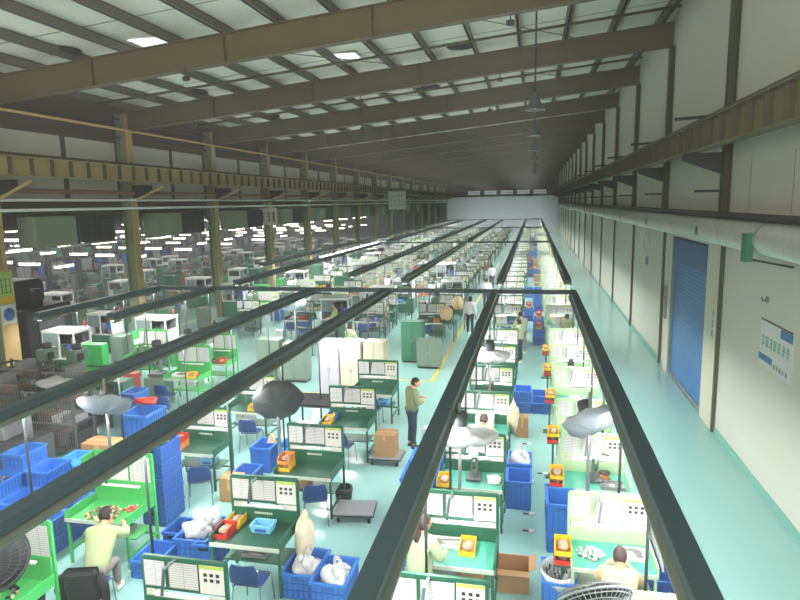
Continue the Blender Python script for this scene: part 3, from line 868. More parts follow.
def trolley():
    t = root('platform_trolley')
    MB().b2(-.36, .36, -.28, .28, .16, .2, 0, .01).build('platform', 'grey', t)
    MB().b2(-.37, .37, -.29, .29, .15, .165).build('bumper', 'black', t)
    for sx in (-1, 1):
        for sy in (-1, 1):
            w_ = MB().tube([(sx*.28-.02, sy*.2, .06), (sx*.28+.02, sy*.2, .06)], .06, 12).build('wheel', 'black', t)
            MB().b2(sx*.28-.03, sx*.28+.03, sy*.2-.03, sy*.2+.03, .1, .155).build('fork', 'silver', w_)
    return t
P['trolley'] = trolley()
def trash():
    t = root('waste_bin')
    m = MB().lathe([(0, 0), (.13, 0), (.17, .32), (.16, .32), (.125, .02), (0, .02)], 18); m.build('bin_body', 'black', t)
    m = MB()
    for i in range(18):
        a = 2*PI*i/18; m.bar((.135*math.cos(a), .135*math.sin(a), .02), (.172*math.cos(a), .172*math.sin(a), .3), .008)
    for z, r_ in ((.1, .147), (.18, .157), (.26, .167)): m.tube([(r_*math.cos(2*PI*i/18), r_*math.sin(2*PI*i/18), z) for i in range(19)], .005, 5, 0, False)
    m.build('lattice', 'grey_dark', t)
    MB().tube([(.168*math.cos(2*PI*i/18), .168*math.sin(2*PI*i/18), .32) for i in range(19)], .012, 6, 0, False).build('rim', 'grey_dark', t)
    return t
P['trash'] = trash()

# ------------------------------------------------------------------ people
def skinned(verts, edges, radii, sub=2, rootv=0):
    me = bpy.data.meshes.new('limbs'); me.from_pydata(verts, edges, []); o = bpy.data.objects.new('limbs', me); C.objects.link(o)
    o.modifiers.new('skin', 'SKIN'); sv = me.skin_vertices[0].data
    for i, r in enumerate(radii):
        sv[i].radius = r if isinstance(r, tuple) else (r, r); sv[i].use_root = (i == rootv)
    s = o.modifiers.new('sub', 'SUBSURF'); s.levels = sub; s.render_levels = sub
    dg = bpy.context.evaluated_depsgraph_get(); ev = o.evaluated_get(dg); m2 = ev.to_mesh()
    mb = MB(); mb.add([tuple(v.co) for v in m2.vertices], [tuple(p.vertices) for p in m2.polygons], 0, True)
    ev.to_mesh_clear(); bpy.data.objects.remove(o); bpy.data.meshes.remove(me)
    return mb
def person(J, top, bottom, hair, shoe='shoe', skirt=False, ponytail=False, sub=2, smock=False):
    """J: joint positions; faces +y. Left limbs at -x"""
    V3 = Vector; J = {k: V3(v) for k, v in J.items()}
    t = root('person')
    hd, nk, ch, pv = J['head'], J['neck'], J['chest'], J['pelvis']
    up = (hd-nk).normalized()
    # body: one continuous skin surface (torso, neck, head, arms, hands)
    vs = [pv, ch, nk, nk+up*.07, hd, hd+up*.07]; ed = [(0, 1), (1, 2), (2, 3), (3, 4), (4, 5)]
    ra = [.1, .11, .055, .05, (.078, .09), .06]
    def ch_(parent, pts, rs):
        k = parent
        for p, r in zip(pts, rs):
            vs.append(V3(p)); ra.append(r); ed.append((k, len(vs)-1)); k = len(vs)-1
        return k
    for s in 'LR':
        sh, el, wr, ha = J['sh'+s], J['el'+s], J['wr'+s], J['ha'+s]
        k = ch_(1, [sh, el, wr, wr.lerp(ha, .6)], [.05, .04, .027, (.036, .02)])
        hp, kn, an = J['hp'+s], J['kn'+s], J['an'+s]
        ch_(0, [hp, kn, an], [.08, .052, .038])
    body = skinned(vs, ed, ra, sub)
    for s in 'LR':
        wr, ha = J['wr'+s], J['ha'+s]; d = (ha-wr).normalized(); side = d.cross(V3((0, 0, 1)))
        side = side.normalized() if side.length > .1 else V3((1, 0, 0)); nn = side.cross(d)
        palm = wr.lerp(ha, .55); sg = 1 if s == 'L' else -1
        for i, (off, ln) in enumerate(((-.027, .062), (-.009, .075), (.009, .07), (.027, .055))):
            b = palm+side*off; p1 = b+d*(.03+ln*.5); p2 = p1+d*ln*.4-nn*ln*.25
            body.tube([b, p1, p2, p2+d*ln*.08-nn*ln*.25], [.0095, .009, .008, .006], 6)
        b = wr.lerp(ha, .25)+side*sg*.025; body.tube([b, b+d*.03+side*sg*.025, b+d*.06+side*sg*.03-nn*.01], [.011, .01, .008], 6)
    # face on the front of the head (head yaw in J)
    hy = J.get('yaw', V3((0, 0, 0))).x; Rz = Matrix.Rotation(hy, 3, 'Z'); fwd = Rz @ V3((0, 1, 0)); fwd = (fwd-up*fwd.dot(up)).normalized(); sd = fwd.cross(up)
    hc = hd+up*.02
    def F(x, y, z): return hc+sd*x+fwd*y+up*z
    hm = MB().blob((0, 0, 0), (.075, .092, .112), 0, 1, 0, 16, 12)
    hm.v = [tuple(F(p[0]*(1-.25*max(0, -p[2]/.11)), p[1]+.01, p[2])) for p in hm.v]
    body.add(hm.v, hm.f, 0, True)
    body.tube([F(0, .09, .02), F(0, .118, -.018), F(0, .095, -.028)], [.008, .014, .008], 6)
    for s in (-1, 1):
        e = MB().blob(tuple(F(s*.03, .09, .012)), (.011, .011, .009), 1, 1, 0, 8, 6); body.add(e.v, e.f, 1, True)
        e = MB().blob(tuple(F(s*.078, .0, -.005)), (.012, .02, .03), 0, 1, 0, 8, 6); body.add(e.v, e.f, 0, True)
    body.bar(F(-.022, .095, -.055), F(.022, .095, -.055), .012, .008, 2)
    body.build('body', ['skin', 'black', 'red'], t)
    # hair
    h = MB().blob((0, 0, 0), (.088, .104, .122), 0, 1, .03, 18, 12)
    vv = []
    for p in h.v:
        x, y, z = p
        if y > .03 and z < .055: y = .03+(y-.03)*.15; z = max(z, .0) if abs(x) < .07 else z
        if z < -.085: z = -.085
        vv.append(tuple(F(x, y-.012, z+.012)))
    h.v = vv
    ho = h.build('hair', hair, t)
    if ponytail:
        a = F(0, -.1, .06); MB().tube([a, a-fwd*.06+up*.01, a-fwd*.08-V3((0, 0, .12)), a-fwd*.05-V3((-.04, 0, .3)), a-fwd*.03-V3((-.07, 0, .46))], [.04, .06, .07, .06, .02], 10).build('ponytail', hair, t)
    # jacket
    vs = [pv+V3((0, 0, (-.13 if pv.z > .7 else -.05) if not smock else -.2)), pv.lerp(ch, .45), ch, nk+up*.0]; ed = [(0, 1), (1, 2), (2, 3)]; ra = [(.195, .16), (.185, .155), (.175, .145), .078]
    if smock: ra[0] = (.235, .2)
    for s in 'LR':
        sh, el, wr = J['sh'+s], J['el'+s], J['wr'+s]
        ch_(2, [sh, el, el.lerp(wr, .85)], [.095, .08, .06])
    jk = skinned(vs, ed, ra, sub)
    jk.build('jacket', top, t)
    MB().tube([(nk+fwd*.0-sd*0+V3((.07*math.cos(2*PI*i/12), .06*math.sin(2*PI*i/12), .012))) for i in range(13)], .018, 6, 0, False).build('collar', top, t)
    vs = [pv]; ed = []; ra = [(.12, .1)]
    for s in 'LR':
        hp, kn, an = J['hp'+s], J['kn'+s], J['an'+s]
        ch_(0, [hp, kn, kn.lerp(an, .92)], [.095, .074, .058])
    skinned(vs, ed, ra, sub).build('trousers', bottom, t)
    for s in 'LR':
        an = J['an'+s]; ty = J.get('toe'+s, an+V3((0, .16, -.05)))
        MB().blob(tuple(an.lerp(ty, .45)+V3((0, 0, -.025))), (.048, .125, .05), 0, 1, 0, 12, 8, .2).build('shoe', shoe, t)
    return t
def pose_stand(h=1.62, lean=0, arms='work', yaw=0.0):
    k = h/1.65
    J = dict(pelvis=(0, 0, .92), chest=(0, .02+lean*.5, 1.26), neck=(0, .03+lean, 1.4), head=(0, .05+lean*1.3, 1.52),
             shL=(-.17, .02+lean*.8, 1.35), shR=(.17, .02+lean*.8, 1.35), hpL=(-.085, 0, .87), hpR=(.085, 0, .87), knL=(-.095, .02, .48), knR=(.1, .0, .48), anL=(-.1, -.03, .08), anR=(.11, -.03, .08))
    if arms == 'work':
        J.update(elL=(-.24, .1+lean, 1.1), elR=(.24, .1+lean, 1.1), wrL=(-.14, .32+lean, 1.02), wrR=(.14, .32+lean, 1.02), haL=(-.09, .46+lean, 1.0), haR=(.09, .46+lean, 1.0))
    else:
        J.update(elL=(-.24, -.02, 1.08), elR=(.24, .0, 1.08), wrL=(-.24, .04, .84), wrR=(.24, .06, .84), haL=(-.235, .08, .69), haR=(.235, .1, .69))
    if arms == 'read':
        J.update(elL=(-.23, .03, 1.1), elR=(.23, .03, 1.1), wrL=(-.1, .24, 1.14), wrR=(.1, .26, 1.12), haL=(-.0, .3, 1.18), haR=(.0, .33, 1.15), head=(0, .09, 1.51))
    J = {a: tuple(c*k for c in b) for a, b in J.items()}; J['yaw'] = (yaw, 0, 0); return J
def pose_sit(lean=.22, yaw=0.0):
    return dict(pelvis=(0, 0, .55), chest=(0, lean*.6, .88), neck=(0, lean, 1.03), head=(0, lean+.085, 1.135), shL=(-.17, lean*.85, .98), shR=(.17, lean*.85, .98),
                elL=(-.25, lean+.14, .8), elR=(.25, lean+.14, .8), wrL=(-.15, lean+.36, .86), wrR=(.15, lean+.36, .86), haL=(-.09, lean+.5, .86), haR=(.09, lean+.5, .86),
                hpL=(-.09, .04, .53), hpR=(.09, .04, .53), knL=(-.12, .42, .5), knR=(.12, .42, .5), anL=(-.13, .36, .08), anR=(.14, .4, .08), yaw=(yaw, 0, 0))
PP = {'sit_sage': person(pose_sit(), 'jacket_sage', 'trouser_grey', 'hair', sub=1),
      'sit_mint': person(pose_sit(.16, .3), 'jacket_mint', 'trouser_navy', 'hair_brown', sub=1),
      'stand_sage': person(pose_stand(1.6), 'jacket_sage', 'trouser_navy', 'hair', sub=1),
      'stand_white': person(pose_stand(1.66, 0, 'down'), 'white_cloth', 'trouser_navy', 'hair', sub=1),
      'stand_mint': person(pose_stand(1.58, .1), 'jacket_mint', 'trouser_grey', 'hair_brown', sub=1)}

# ------------------------------------------------------------------ bench rows
ROWS = [(1.12, [6.5, 8.8, 11.2, 13.2, 15.8, 18.3, 20.7]), (-1.0, [6.4, 8.52, 10.9, 13.45, 15.7, 18.1, 20.5]),
        (-4.07, [6.2, 8.5, 10.85, 13.4, 15.85]), (-6.75, [6.5, 8.75, 11.5, 14.0]), (-9.9, [16.4, 18.1]), (-12.6, [18.4])]
BN = {}
for ri, (x, ys) in enumerate(ROWS):
    ys = list(ys); y = max(25.6, ys[-1]+2.4)
    while y < 108:
        ys.append(y); y += 2.5 if y < 50 else 2.9
    for bi, y in enumerate(ys):
        if ri == 0: k = 'white' if y < 30 else 'farwhite'
        elif ri == 1: k = 'teal' if y < 30 else 'far'
        elif ri == 2: k = 'dark' if y < 30 else 'far'
        elif ri == 3: k = 'bright' if y < 9 else ('dark' if y < 30 else 'far')
        else: k = 'bright' if y < 20 else ('dark' if y < 28 else rnd.choice(['far', 'far', 'farwhite']))
        dx = 0 if y < 23 else rnd.uniform(-.1, .1)
        nm = {'white': 'pale framed workbench with white posters', 'farwhite': 'pale workbench with white posters', 'teal': 'green workbench with teal top', 'dark': 'dark green tray workbench with posters', 'bright': 'bright green tray workbench with tall panel', 'far': 'green workbench with poster panel'}[k]
        row = '%s row from white wall' % nth(ri)
        lab = '%s, %s in the %s' % (nm, nth(bi), row)
        put(BP[k], (x+dx, y, 0), 0, lab, 'workbench', 'workbenches in rows')
        BN[(ri, bi)] = (x+dx, y, '%s bench of %s' % (nth(bi), 'white wall row' if ri == 0 else nth(ri)+' row'), k)

def at(proto, x, y, z, lab, cat, rz=0.0, group=None, sc=1): return put(P[proto], (x, y, z), rz, lab, cat, group, sc)
TZ = .79
# ------------------------------------------------------------------ near crates, totes and bins
G = 'blue crates and totes'
at('crate', .51, 9.98, 0, 'blue crate on the floor under a deep tote left of the second pale bench', 'crate', group=G)
at('tote', .51, 9.98, .3, 'blue tote set on a crate left of the second pale bench', 'tote', group=G)
at('tote', .51, 10.75, .0, 'blue tote with dark contents behind the tote left of the second pale bench', 'tote', group=G)
at('heap_pink', .51, 10.75, .2, 'dark scraps inside the blue tote by the right aisle benches', 'parts', sc=(.45, .7, 1))
at('tote', .42, 8.3, 0, 'blue tote with white liner bag and black strips near the front right fan', 'tote', group=G)
lin_ = MB()
for i in range(40):
    a = i/40*2*PI
prof = []
t = root('liner_bag', (.42, 8.3, .0))
m = MB().lathe([(.31, .42), (.33, .5), (.3, .6), (.26, .58), (.24, .4), (.2, .3)], 20); m.v = [(x*.82, y*1.0, z) for x, y, z in m.v]; m.build('bag_film', 'plastic_bag', t)
tag(t, 'white liner bag folded over the rim of the front right blue tote', 'bag')
t = root('rubber_strips', (.42, 8.3, .3)); m = MB(); r_ = random.Random(9)
for i in range(46):
    x, y = r_.uniform(-.17, .17), r_.uniform(-.24, .24); m.tube([(x, y, .02), (x+r_.uniform(-.03, .03), y+r_.uniform(-.03, .03), .12), (x+r_.uniform(-.05, .05), y+r_.uniform(-.05, .05), .24)], .008, 5, r_.randrange(2))
o = m.build('rubber_strip_pile', ['black', 'grey'], t); o['kind'] = 'stuff'; tag(t, 'black rubber strips standing in the lined blue tote', 'strips')
for x, y, z, l in ((1.98, 9.0, 0, 'blue crate on the floor right of the front pale bench, further one'), (1.98, 9.0, .3, 'blue crate stacked right of the front pale bench, upper one'), (1.98, 8.1, 0, 'blue crate on the floor right of the front pale bench, nearer one')):
    at('crate', x, y, z, l, 'crate', group=G)
at('bag', 1.98, 8.1, .2, 'white plastic bag in the nearer blue crate right of the front pale bench', 'bag')
tag(MB().box(1.7, 8.65, 1.15, .03, 1.1, .7, 0, Matrix.Rotation(R(-8), 3, 'Y'), .008).build('foam_board', 'lilac'), 'white foam board leaning on the right side of the front pale bench', 'board')
# aisle crates
for i, (x, y, z) in enumerate([(-.22, 16.8, 0), (.26, 16.8, 0), (-.22, 16.8, .3), (.26, 17.45, 0), (-.22, 17.45, 0)]):
    at('crate', x, y, z, 'blue crate in the aisle beside the sixth benches, ' + ['front left lower', 'front right', 'front left upper', 'back right', 'back left'][i], 'crate', group=G)
at('carton_s', -.2, 14.85, 0, 'tall brown carton standing alone in the aisle', 'box', sc=(.95, 1, 2.1))
at('carton_open', -.22, 8.7, 0, 'open cardboard box in the aisle near the front', 'box')
for i, (y, z) in enumerate([(12.05, 0), (12.05, .3)]): at('crate_deep' if i == 0 else 'crate', -.2, y, z, 'blue crate right of the fourth teal bench, ' + ['lower', 'upper'][i]+' of two', 'crate', group=G)
at('bag2', -.2, 12.05, .45, 'plastic bag in the upper blue crate right of the fourth teal bench', 'bag')
at('tote', -.2, 11.35, 0, 'single blue tote right of the third teal bench', 'tote', group=G)
tag(MB().blob((-.38, 13.3, 1.0), (.13, .16, .34), 0, 3, .25, 14, 10).build('sack', 'sack'), 'white sack hung on the right end of the fourth teal bench', 'sack')
k = 0
for y, n in ((9.0, 2), (9.75, 4), (10.5, 4), (11.2, 3), (13.0, 3)):
    for j in range(n):
        at('crate', -1.86, y, .3*j, 'blue crate on the left of the teal row, %s stack, %s from the floor' % (nth(k), nth(j)), 'crate', group=G)
    k += 1
# left bottom crates with bags
at('basket', -3.28, 8.12, 0, 'blue crate with bags by the front dark bench, left of two', 'crate', group=G)
at('basket', -2.78, 7.98, 0, 'blue crate with bags by the front dark bench, right of two', 'crate', group=G)
at('bag', -3.28, 8.1, .2, 'clear bag of parts in the left front blue crate', 'bag'); at('bag2', -2.78, 7.95, .2, 'clear bag of parts in the right front blue crate', 'bag')
at('bag', -2.75, 8.15, .15, 'second clear bag in the right front blue crate', 'bag', rz=1.2, sc=.7)
at('crate', -5.82, 8.1, 0, 'blue crate on the floor right of the seated worker in pale green', 'crate', group=G)
at('tote_small', -5.75, 8.75, 0, 'deep blue tote under the bright green bench end', 'tote', group=G)
at('basket', -5.35, 8.75, 0, 'blue basket crate full of white bags beside the front dark bench', 'crate', group=G, sc=(1.1, 1.15, 1))
tag(MB().blob((-5.38, 8.62, .42), (.2, .2, .16), 0, 5, .4, 20, 12).blob((-5.28, 8.95, .45), (.2, .2, .17), 0, 6, .4, 20, 12).blob((-5.4, 8.85, .52), (.15, .17, .14), 0, 7, .45, 20, 12).blob((-5.3, 8.7, .55), (.12, .14, .1), 0, 9, .5, 16, 10).build('bag_pile', 'plastic_bag'), 'pile of white plastic bags in the blue basket crate', 'bags')
at('tote_small', -5.05, 8.5, 0, 'deep blue tote between basket crate and front dark bench', 'tote', group=G)
# tall stack behind the bright green bench
for j in range(5): at('crate_deep', -6.62, 9.6, .3*j, 'deep blue crate in tall stack behind green bench, %s from the floor' % nth(j), 'crate', group=G)
tag(MB().blob((-6.62, 9.6, 1.56), (.2, .27, .12), 0, 8, .2, 14, 8).build('bag', 'plastic_bag'), 'white bag on top of the tall deep blue crate stack', 'bag')
at('tote', -5.68, 12.05, 0, 'open blue tote standing between the dark bench rows', 'tote', group=G); at('crate_light', -5.3, 12.5, .0, 'light blue crate behind the open blue tote', 'crate', sc=(1, 1, 2.4))
tag(MB().prism([(-.12, 0), (.12, 0), (.02, .22), (-.02, .22)], 'y', -.02, .02).build('paper_cone', 'beige'), 'cream paper wedge in the open blue tote', 'paper').location = (-5.6, 12.2, .5)
at('crate', -5.75, 11.2, 0, 'blue crate on the floor in front of the open blue tote', 'crate', group=G)
# left wall of crates
n = 0
for xi, x in enumerate((-7.95, -8.45, -8.95, -9.45)):
    for yi, y in enumerate((6.9, 7.55, 8.2, 8.85, 9.5)):
        hmax = [2, 2, 2, 3][xi]
        if xi == 3 and yi < 2: continue
        if (xi, yi) == (3, 4): hmax = 4
        if (xi, yi) == (2, 4): hmax = 3
        for j in range(hmax):
            at('crate' if rnd.random() < .8 else 'crate_deep', x, y, .3*j, 'blue crate in the left crate block, %s column, %s deep, %s from the floor' % (nth(xi), nth(yi), nth(j)), 'crate', group=G)
at('heap_pink', -9.45, 8.85, .82, 'white and brown parts heaped in the top left blue crate', 'parts', sc=(.5, .65, 1))
for i, (x, y) in enumerate([(-8.95, 10.2), (-8.45, 10.15)]): at('crate_light', x, y, .62+.16*i*0, 'light blue shallow crate at the back of the crate block, ' + ['left', 'right'][i]+' of two', 'crate', sc=(1.05, 1.05, 1))
for i, (x, y) in enumerate([(-8.95, 10.2), (-8.45, 10.15)]):
    for j in range(2): at('crate_deep', x, y, .3*j, 'deep blue crate under the %s light blue shallow crate, %s' % (['left', 'right'][i], ['lowest', 'upper'][j]), 'crate', group=G)
at('carton_s', -8.9, 11.0, 0, 'brown carton behind the light blue crates', 'box', sc=(2.4, 1.6, 3.4))
at('tote', -9.4, 13.1, 0, 'blue tote under a red cloth beside the grey racks', 'tote', group=G, sc=(1.6, 1.3, 1.35))
tag(MB().blob((-9.6, 13.5, .86), (.34, .2, .08), 0, 4, .3, 16, 8).build('red_cloth', 'red'), 'red cloth lying behind the big blue tote', 'cloth')
for j in range(3): at('crate', -10.35, 14.1, .3*j, 'blue crate in the stack of three left of the blue chair, %s from the floor' % nth(j), 'crate', group=G)
at('chair', -9.6, 14.2, 0, 'blue chair behind the big blue tote and red cloth', 'chair', .4)
at('chair', -10.1, 15.2, 0, 'blue chair in front of the bright green tray bench in the fifth row', 'chair', 0)
# ------------------------------------------------------------------ bins on and beside benches
def stack2(x, y, z, lab, top='bin_yellow', low='bin_red'):
    at(low, x, y, z, ('%s parts bin ' % low[4:])+lab+', lower', 'bin', group='parts bins'); at(top, x, y, z+.135, ('%s parts bin ' % top[4:])+lab+', upper', 'bin', group='parts bins')
for i in range(7):
    x, y, lab, k = BN[(0, i)]
    t = root('bin_stand', (x-.66, y-.6, 0)); MB().b2(-.02, .02, -.02, .02, 0, .78).build('stand_post', 'bench_green', t); MB().b2(-.12, .12, -.18, .18, .78, .8).build('top_plate', 'bench_green', t); MB().b2(-.15, .15, -.12, .12, 0, .02).build('base_plate', 'bench_green', t)
    tag(t, 'small green bin stand at the left of the ' + lab, 'stand', 'bin stands')
    stack2(x-.66, y-.6, .8, 'on the stand left of ' + lab)
at('bin_red', -1.44, 10.0, TZ, 'red parts bin on the left of the third bench of the second row, lower', 'bin', group='parts bins'); at('bin_yellow', -1.44, 10.0, TZ+.135, 'yellow parts bin on the left of the third bench of the second row, upper', 'bin', group='parts bins')
at('bin_yellow', -.85, 8.2, TZ, 'yellow parts bin on the front teal table near the ponytail worker', 'bin', group='parts bins')
at('bin_yellow', -1.45, 8.0, TZ, 'yellow parts bin at the left end of the second teal bench', 'bin', group='parts bins', rz=.3)
at('bin_red', -4.72+.2, 8.0, TZ, 'red parts bin at the left of the second dark bench', 'bin', group='parts bins'); at('bin_yellow', -4.48, 8.32, TZ, 'yellow parts bin behind the red one on the second dark bench', 'bin', group='parts bins')
at('basket_light', -3.98, 8.2, TZ, 'light blue basket on the second dark bench', 'basket')
at('bin_yellow', -4.5, 10.4, TZ, 'yellow parts bin on the third dark bench', 'bin', group='parts bins'); at('bin_orange', -4.5, 10.4, TZ+.135, 'orange parts bin stacked on the third dark bench', 'bin', group='parts bins')
at('bin_yellow', -4.52, 12.9, TZ, 'yellow parts bin on the fourth dark bench', 'bin', group='parts bins'); at('bin_blue', -4.5, 13.2, TZ, 'blue parts bin on the fourth dark bench', 'bin', group='parts bins')
at('bin_orange', -7.1, 11.0, TZ, 'orange parts bin on the dark bench behind the deep blue stack, lower', 'bin', group='parts bins'); at('bin_red', -7.1, 11.0, TZ+.135, 'red parts bin on the dark bench behind the deep blue stack, upper', 'bin', group='parts bins')
at('bin_yellow', -6.6, 13.5, TZ, 'yellow parts bin on the fourth bench of the fourth row', 'bin', group='parts bins')
# chairs at the dark benches
for i, (x, y, rz, l) in enumerate([(-3.85, 7.5, 0, 'second bench of the third row'), (-3.8, 10.0, .35, 'third bench of the third row'), (-4.05, 12.5, -.1, 'fourth bench of the third row'), (-6.3, 10.35, .5, 'third bench of the fourth row'), (-6.45, 12.95, .1, 'fourth bench of the fourth row'), (-4.0, 14.95, 0, 'fifth bench of the third row')]):
    at('chair', x, y, 0, 'blue plastic chair with chrome legs at the '+l, 'chair', rz, 'blue chairs')
# cartons and trolleys
at('carton_s', -5.72, 10.55, 0, 'brown carton with black and yellow strip beside the deep blue stack', 'box', sc=(1.25, 1.2, 2))
s_ = root('warning_strip', (-5.48, 10.36, .4))
m = MB()
for i in range(5): m.b2(-.035, .035, -.004, .004, -.25+.08*i, -.25+.08*i+.05, 0).b2(-.035, .035, -.004, .004, -.25+.08*i+.05, -.25+.08*(i+1), 1)
m.build('strip', ['yellow', 'ink'], s_); tag(s_, 'yellow and black strip hanging on the brown carton', 'strip')
at('trolley', -3.12, 12.75, 0, 'platform trolley under a brown carton by the aisle', 'trolley'); at('carton', -3.12, 12.75, .2, 'big brown carton on the platform trolley by the aisle', 'box')
at('trolley', -3.12, 10.25, 0, 'empty grey platform trolley by the third dark bench', 'trolley', .1)
at('trash', -3.5, 10.75, 0, 'black lattice waste bin behind the empty trolley', 'waste bin'); at('trash', -7.05, 6.95, 0, 'black lattice waste bin left of the seated worker', 'waste bin')
tag(MB().blob((-3.36, 8.3, .62), (.13, .2, .42), 0, 2, .22, 16, 12).tube([(-3.36, 8.35, .95), (-3.38, 8.4, 1.08)], [.08, .03], 8).build('sack', 'sack'), 'cream translucent sack hung on the end of the second dark bench', 'sack')
# black mesh table and tall cabinets behind
t = root('mesh_table', (-5.4, 14.6, 0)); m = MB()
for i in range(15): m.b2(-.62, .62, -.48+.067*i, -.45+.067*i, .72, .75)
for i in range(19): m.b2(-.62+.067*i, -.59+.067*i, -.48, .49, .72, .75)
m.build('mesh_top', 'black', t); MB().b2(-.62, .62, -.48, .49, .68, .71).build('under_tray', 'grey_dark', t)
for sx in (-.58, .58):
    for sy in (-.44, .45): MB().b2(sx-.02, sx+.02, sy-.02, sy+.02, 0, .68).build('leg', 'black', t)
tag(t, 'black mesh topped table in front of the tall cabinets', 'table')
at('cabinet_lilac', -5.75, 16.9, 0, 'tall lilac grey cabinet, left of the tall row', 'cabinet'); at('cabinet_cream', -5.08, 16.9, 0, 'tall cream cabinet, middle of the tall row', 'cabinet'); at('cabinet_cream', -4.4, 16.95, 0, 'tall cream cabinet, right of the tall row', 'cabinet')
at('cabinet_green', -4.2, 21.6, 0, 'green cabinet at the front of the far middle block', 'cabinet'); at('cabinet_low', -3.5, 20.9, 0, 'low grey green cabinet at the yellow aisle line', 'cabinet')
at('cabinet_low', -8.4, 18.6, 0, 'grey green cabinet left of the yellow cross line', 'cabinet', sc=(1, 1, 1.4)); at('cabinet_low', -7.5, 18.6, 0, 'grey green cabinet nearest the yellow cross line', 'cabinet', sc=(1, 1, 1.3))
for i, (x, y, z, s) in enumerate([(-3.5, 25.3, .8, 1.2), (-3.35, 28.0, .8, 1.3)]):
    tag(MB().blob((0, 0, .3), (.26, .24, .36), 0, 3+i, .15, 16, 10, .2).build('paper_sack', 'beige', None, (x, y, z)), ['tan paper sack on a table by the aisle, nearer', 'tan paper sack on a table by the aisle, further'][i], 'sack')
    t = root('side_table', (x, y, 0)); MB().b2(-.4, .4, -.4, .4, .76, .8).build('table_top', 'bench_green', t)
    for sx in (-.36, .36):
        for sy in (-.36, .36): MB().b2(sx-.02, sx+.02, sy-.02, sy+.02, 0, .76).build('leg', 'bench_green', t)
    tag(t, ['green table under the nearer tan sack', 'green table under the further tan sack'][i], 'table')
# things on the near trays
at('heap_brown', -6.75, 8.2, TZ, 'heap of brown parts on the bright green tray of the seated worker', 'parts'); at('heap_red', -6.4, 8.45, TZ, 'red parts at the right end of the bright green tray', 'parts', sc=.6)
at('heap_pink', -6.8, 6.0, TZ, 'pink and white parts heaped on the front bright green tray', 'parts')
at('heap_red', -9.75, 16.0, TZ, 'red parts on the bright green tray of the fifth row', 'parts'); at('heap_red', -9.75, 17.7, TZ, 'red parts on the second bright green tray of the fifth row', 'parts'); at('heap_white', -12.7, 18.0, TZ, 'white parts on the bright green tray of the sixth row', 'parts')
at('heap_white', .85, 8.4, TZ, 'white plastic parts on the front pale bench', 'parts', sc=.8); at('tray_white', 1.4, 8.45, TZ, 'white tray on the front pale bench', 'tray')
at('tray_white', -1.1, 8.3, TZ, 'long white tray on the second teal bench', 'tray', sc=(1.6, .8, 1)); at('papers', -.62, 10.5, TZ, 'paper stack on the third teal bench', 'papers')
at('tray_grey', 1.4, 10.6, TZ, 'grey tray on the third pale bench', 'tray'); at('spool', 1.3, 10.9, TZ, 'black wire spool on the third pale bench', 'spool')
at('heap_white', -1.1, 12.95, TZ, 'white parts on the fourth teal bench', 'parts', sc=.7); at('spool', -.75, 15.3, TZ, 'black wire spool on the fifth teal bench', 'spool'); at('bin_blue', -1.3, 15.2, TZ, 'blue parts bin on the fifth teal bench', 'bin')
# small white discs with dark bars on the floor between the two right rows
for i, (x, y) in enumerate([(.0, 12.9), (.02, 12.3), (.05, 10.9), (.05, 10.3), (.32, 12.7), (-.02, 14.3)]):
    t = root('floor_disc', (x, y, 0)); MB().lathe([(0, 0), (.06, 0), (.06, .02), (.03, .035), (0, .035)], 12).build('cap', 'white', t); MB().b2(-.16, -.05, -.012, .012, 0, .02).build('side_bar', 'dark_steel', t)
    tag(t, 'small white floor anchor in the right aisle, %s counted from the nearest' % nth([3, 2, 1, 0, 4, 5][i]), 'disc', 'floor discs')
# ------------------------------------------------------------------ fans
def place_fan(x, y, rz, lab, *a, **k):
    t = fan_full(*a, **k); t.location = (x, y, 0); t.rotation_euler = (0, 0, rz); tag(t, lab, 'fan')
place_fan(-7.85, 9.85, .3, 'pedestal fan wrapped in a pale grey cover above the blue crates', True, 150, 'grey_cloth', seed=2, r=.4)
place_fan(-1.1, 9.4, -.2, 'pedestal fan wrapped in white cloth above the teal bench row', True, 168, 'white_cloth', seed=3, r=.5)
place_fan(.96, 10.3, .5, 'pedestal fan wrapped in grey white cloth above the pale bench row', True, 138, 'grey_cloth', seed=4, r=.4)
place_fan(-.98, 14.6, -.6, 'pedestal fan wrapped in white cloth further up the teal bench row', True, 176, 'white_cloth', seed=5, r=.4)
place_fan(-4.85, 10.9, .4, 'pedestal fan under a dark grey cover between the dark bench rows', True, 112, 'grey_dark', seed=8, hz=1.95, r=.4)
place_fan(-6.12, 5.5, .82, 'big black pedestal fan at the lower left corner', False, 78, wire='dark_steel', net=True, hz=1.7, r=.4, post=False)
place_fan(.70, 6.4, .3, 'black pedestal fan with pale wire guard at the front of the pale row', False, -50, wire='grey', net=True, hz=1.45, r=.4, post=False)
place_fan(-8.6, 21.3, .4, 'pedestal fan wrapped in grey cloth behind the grey green cabinets', True, 150, 'grey_cloth', seed=6, r=.42)
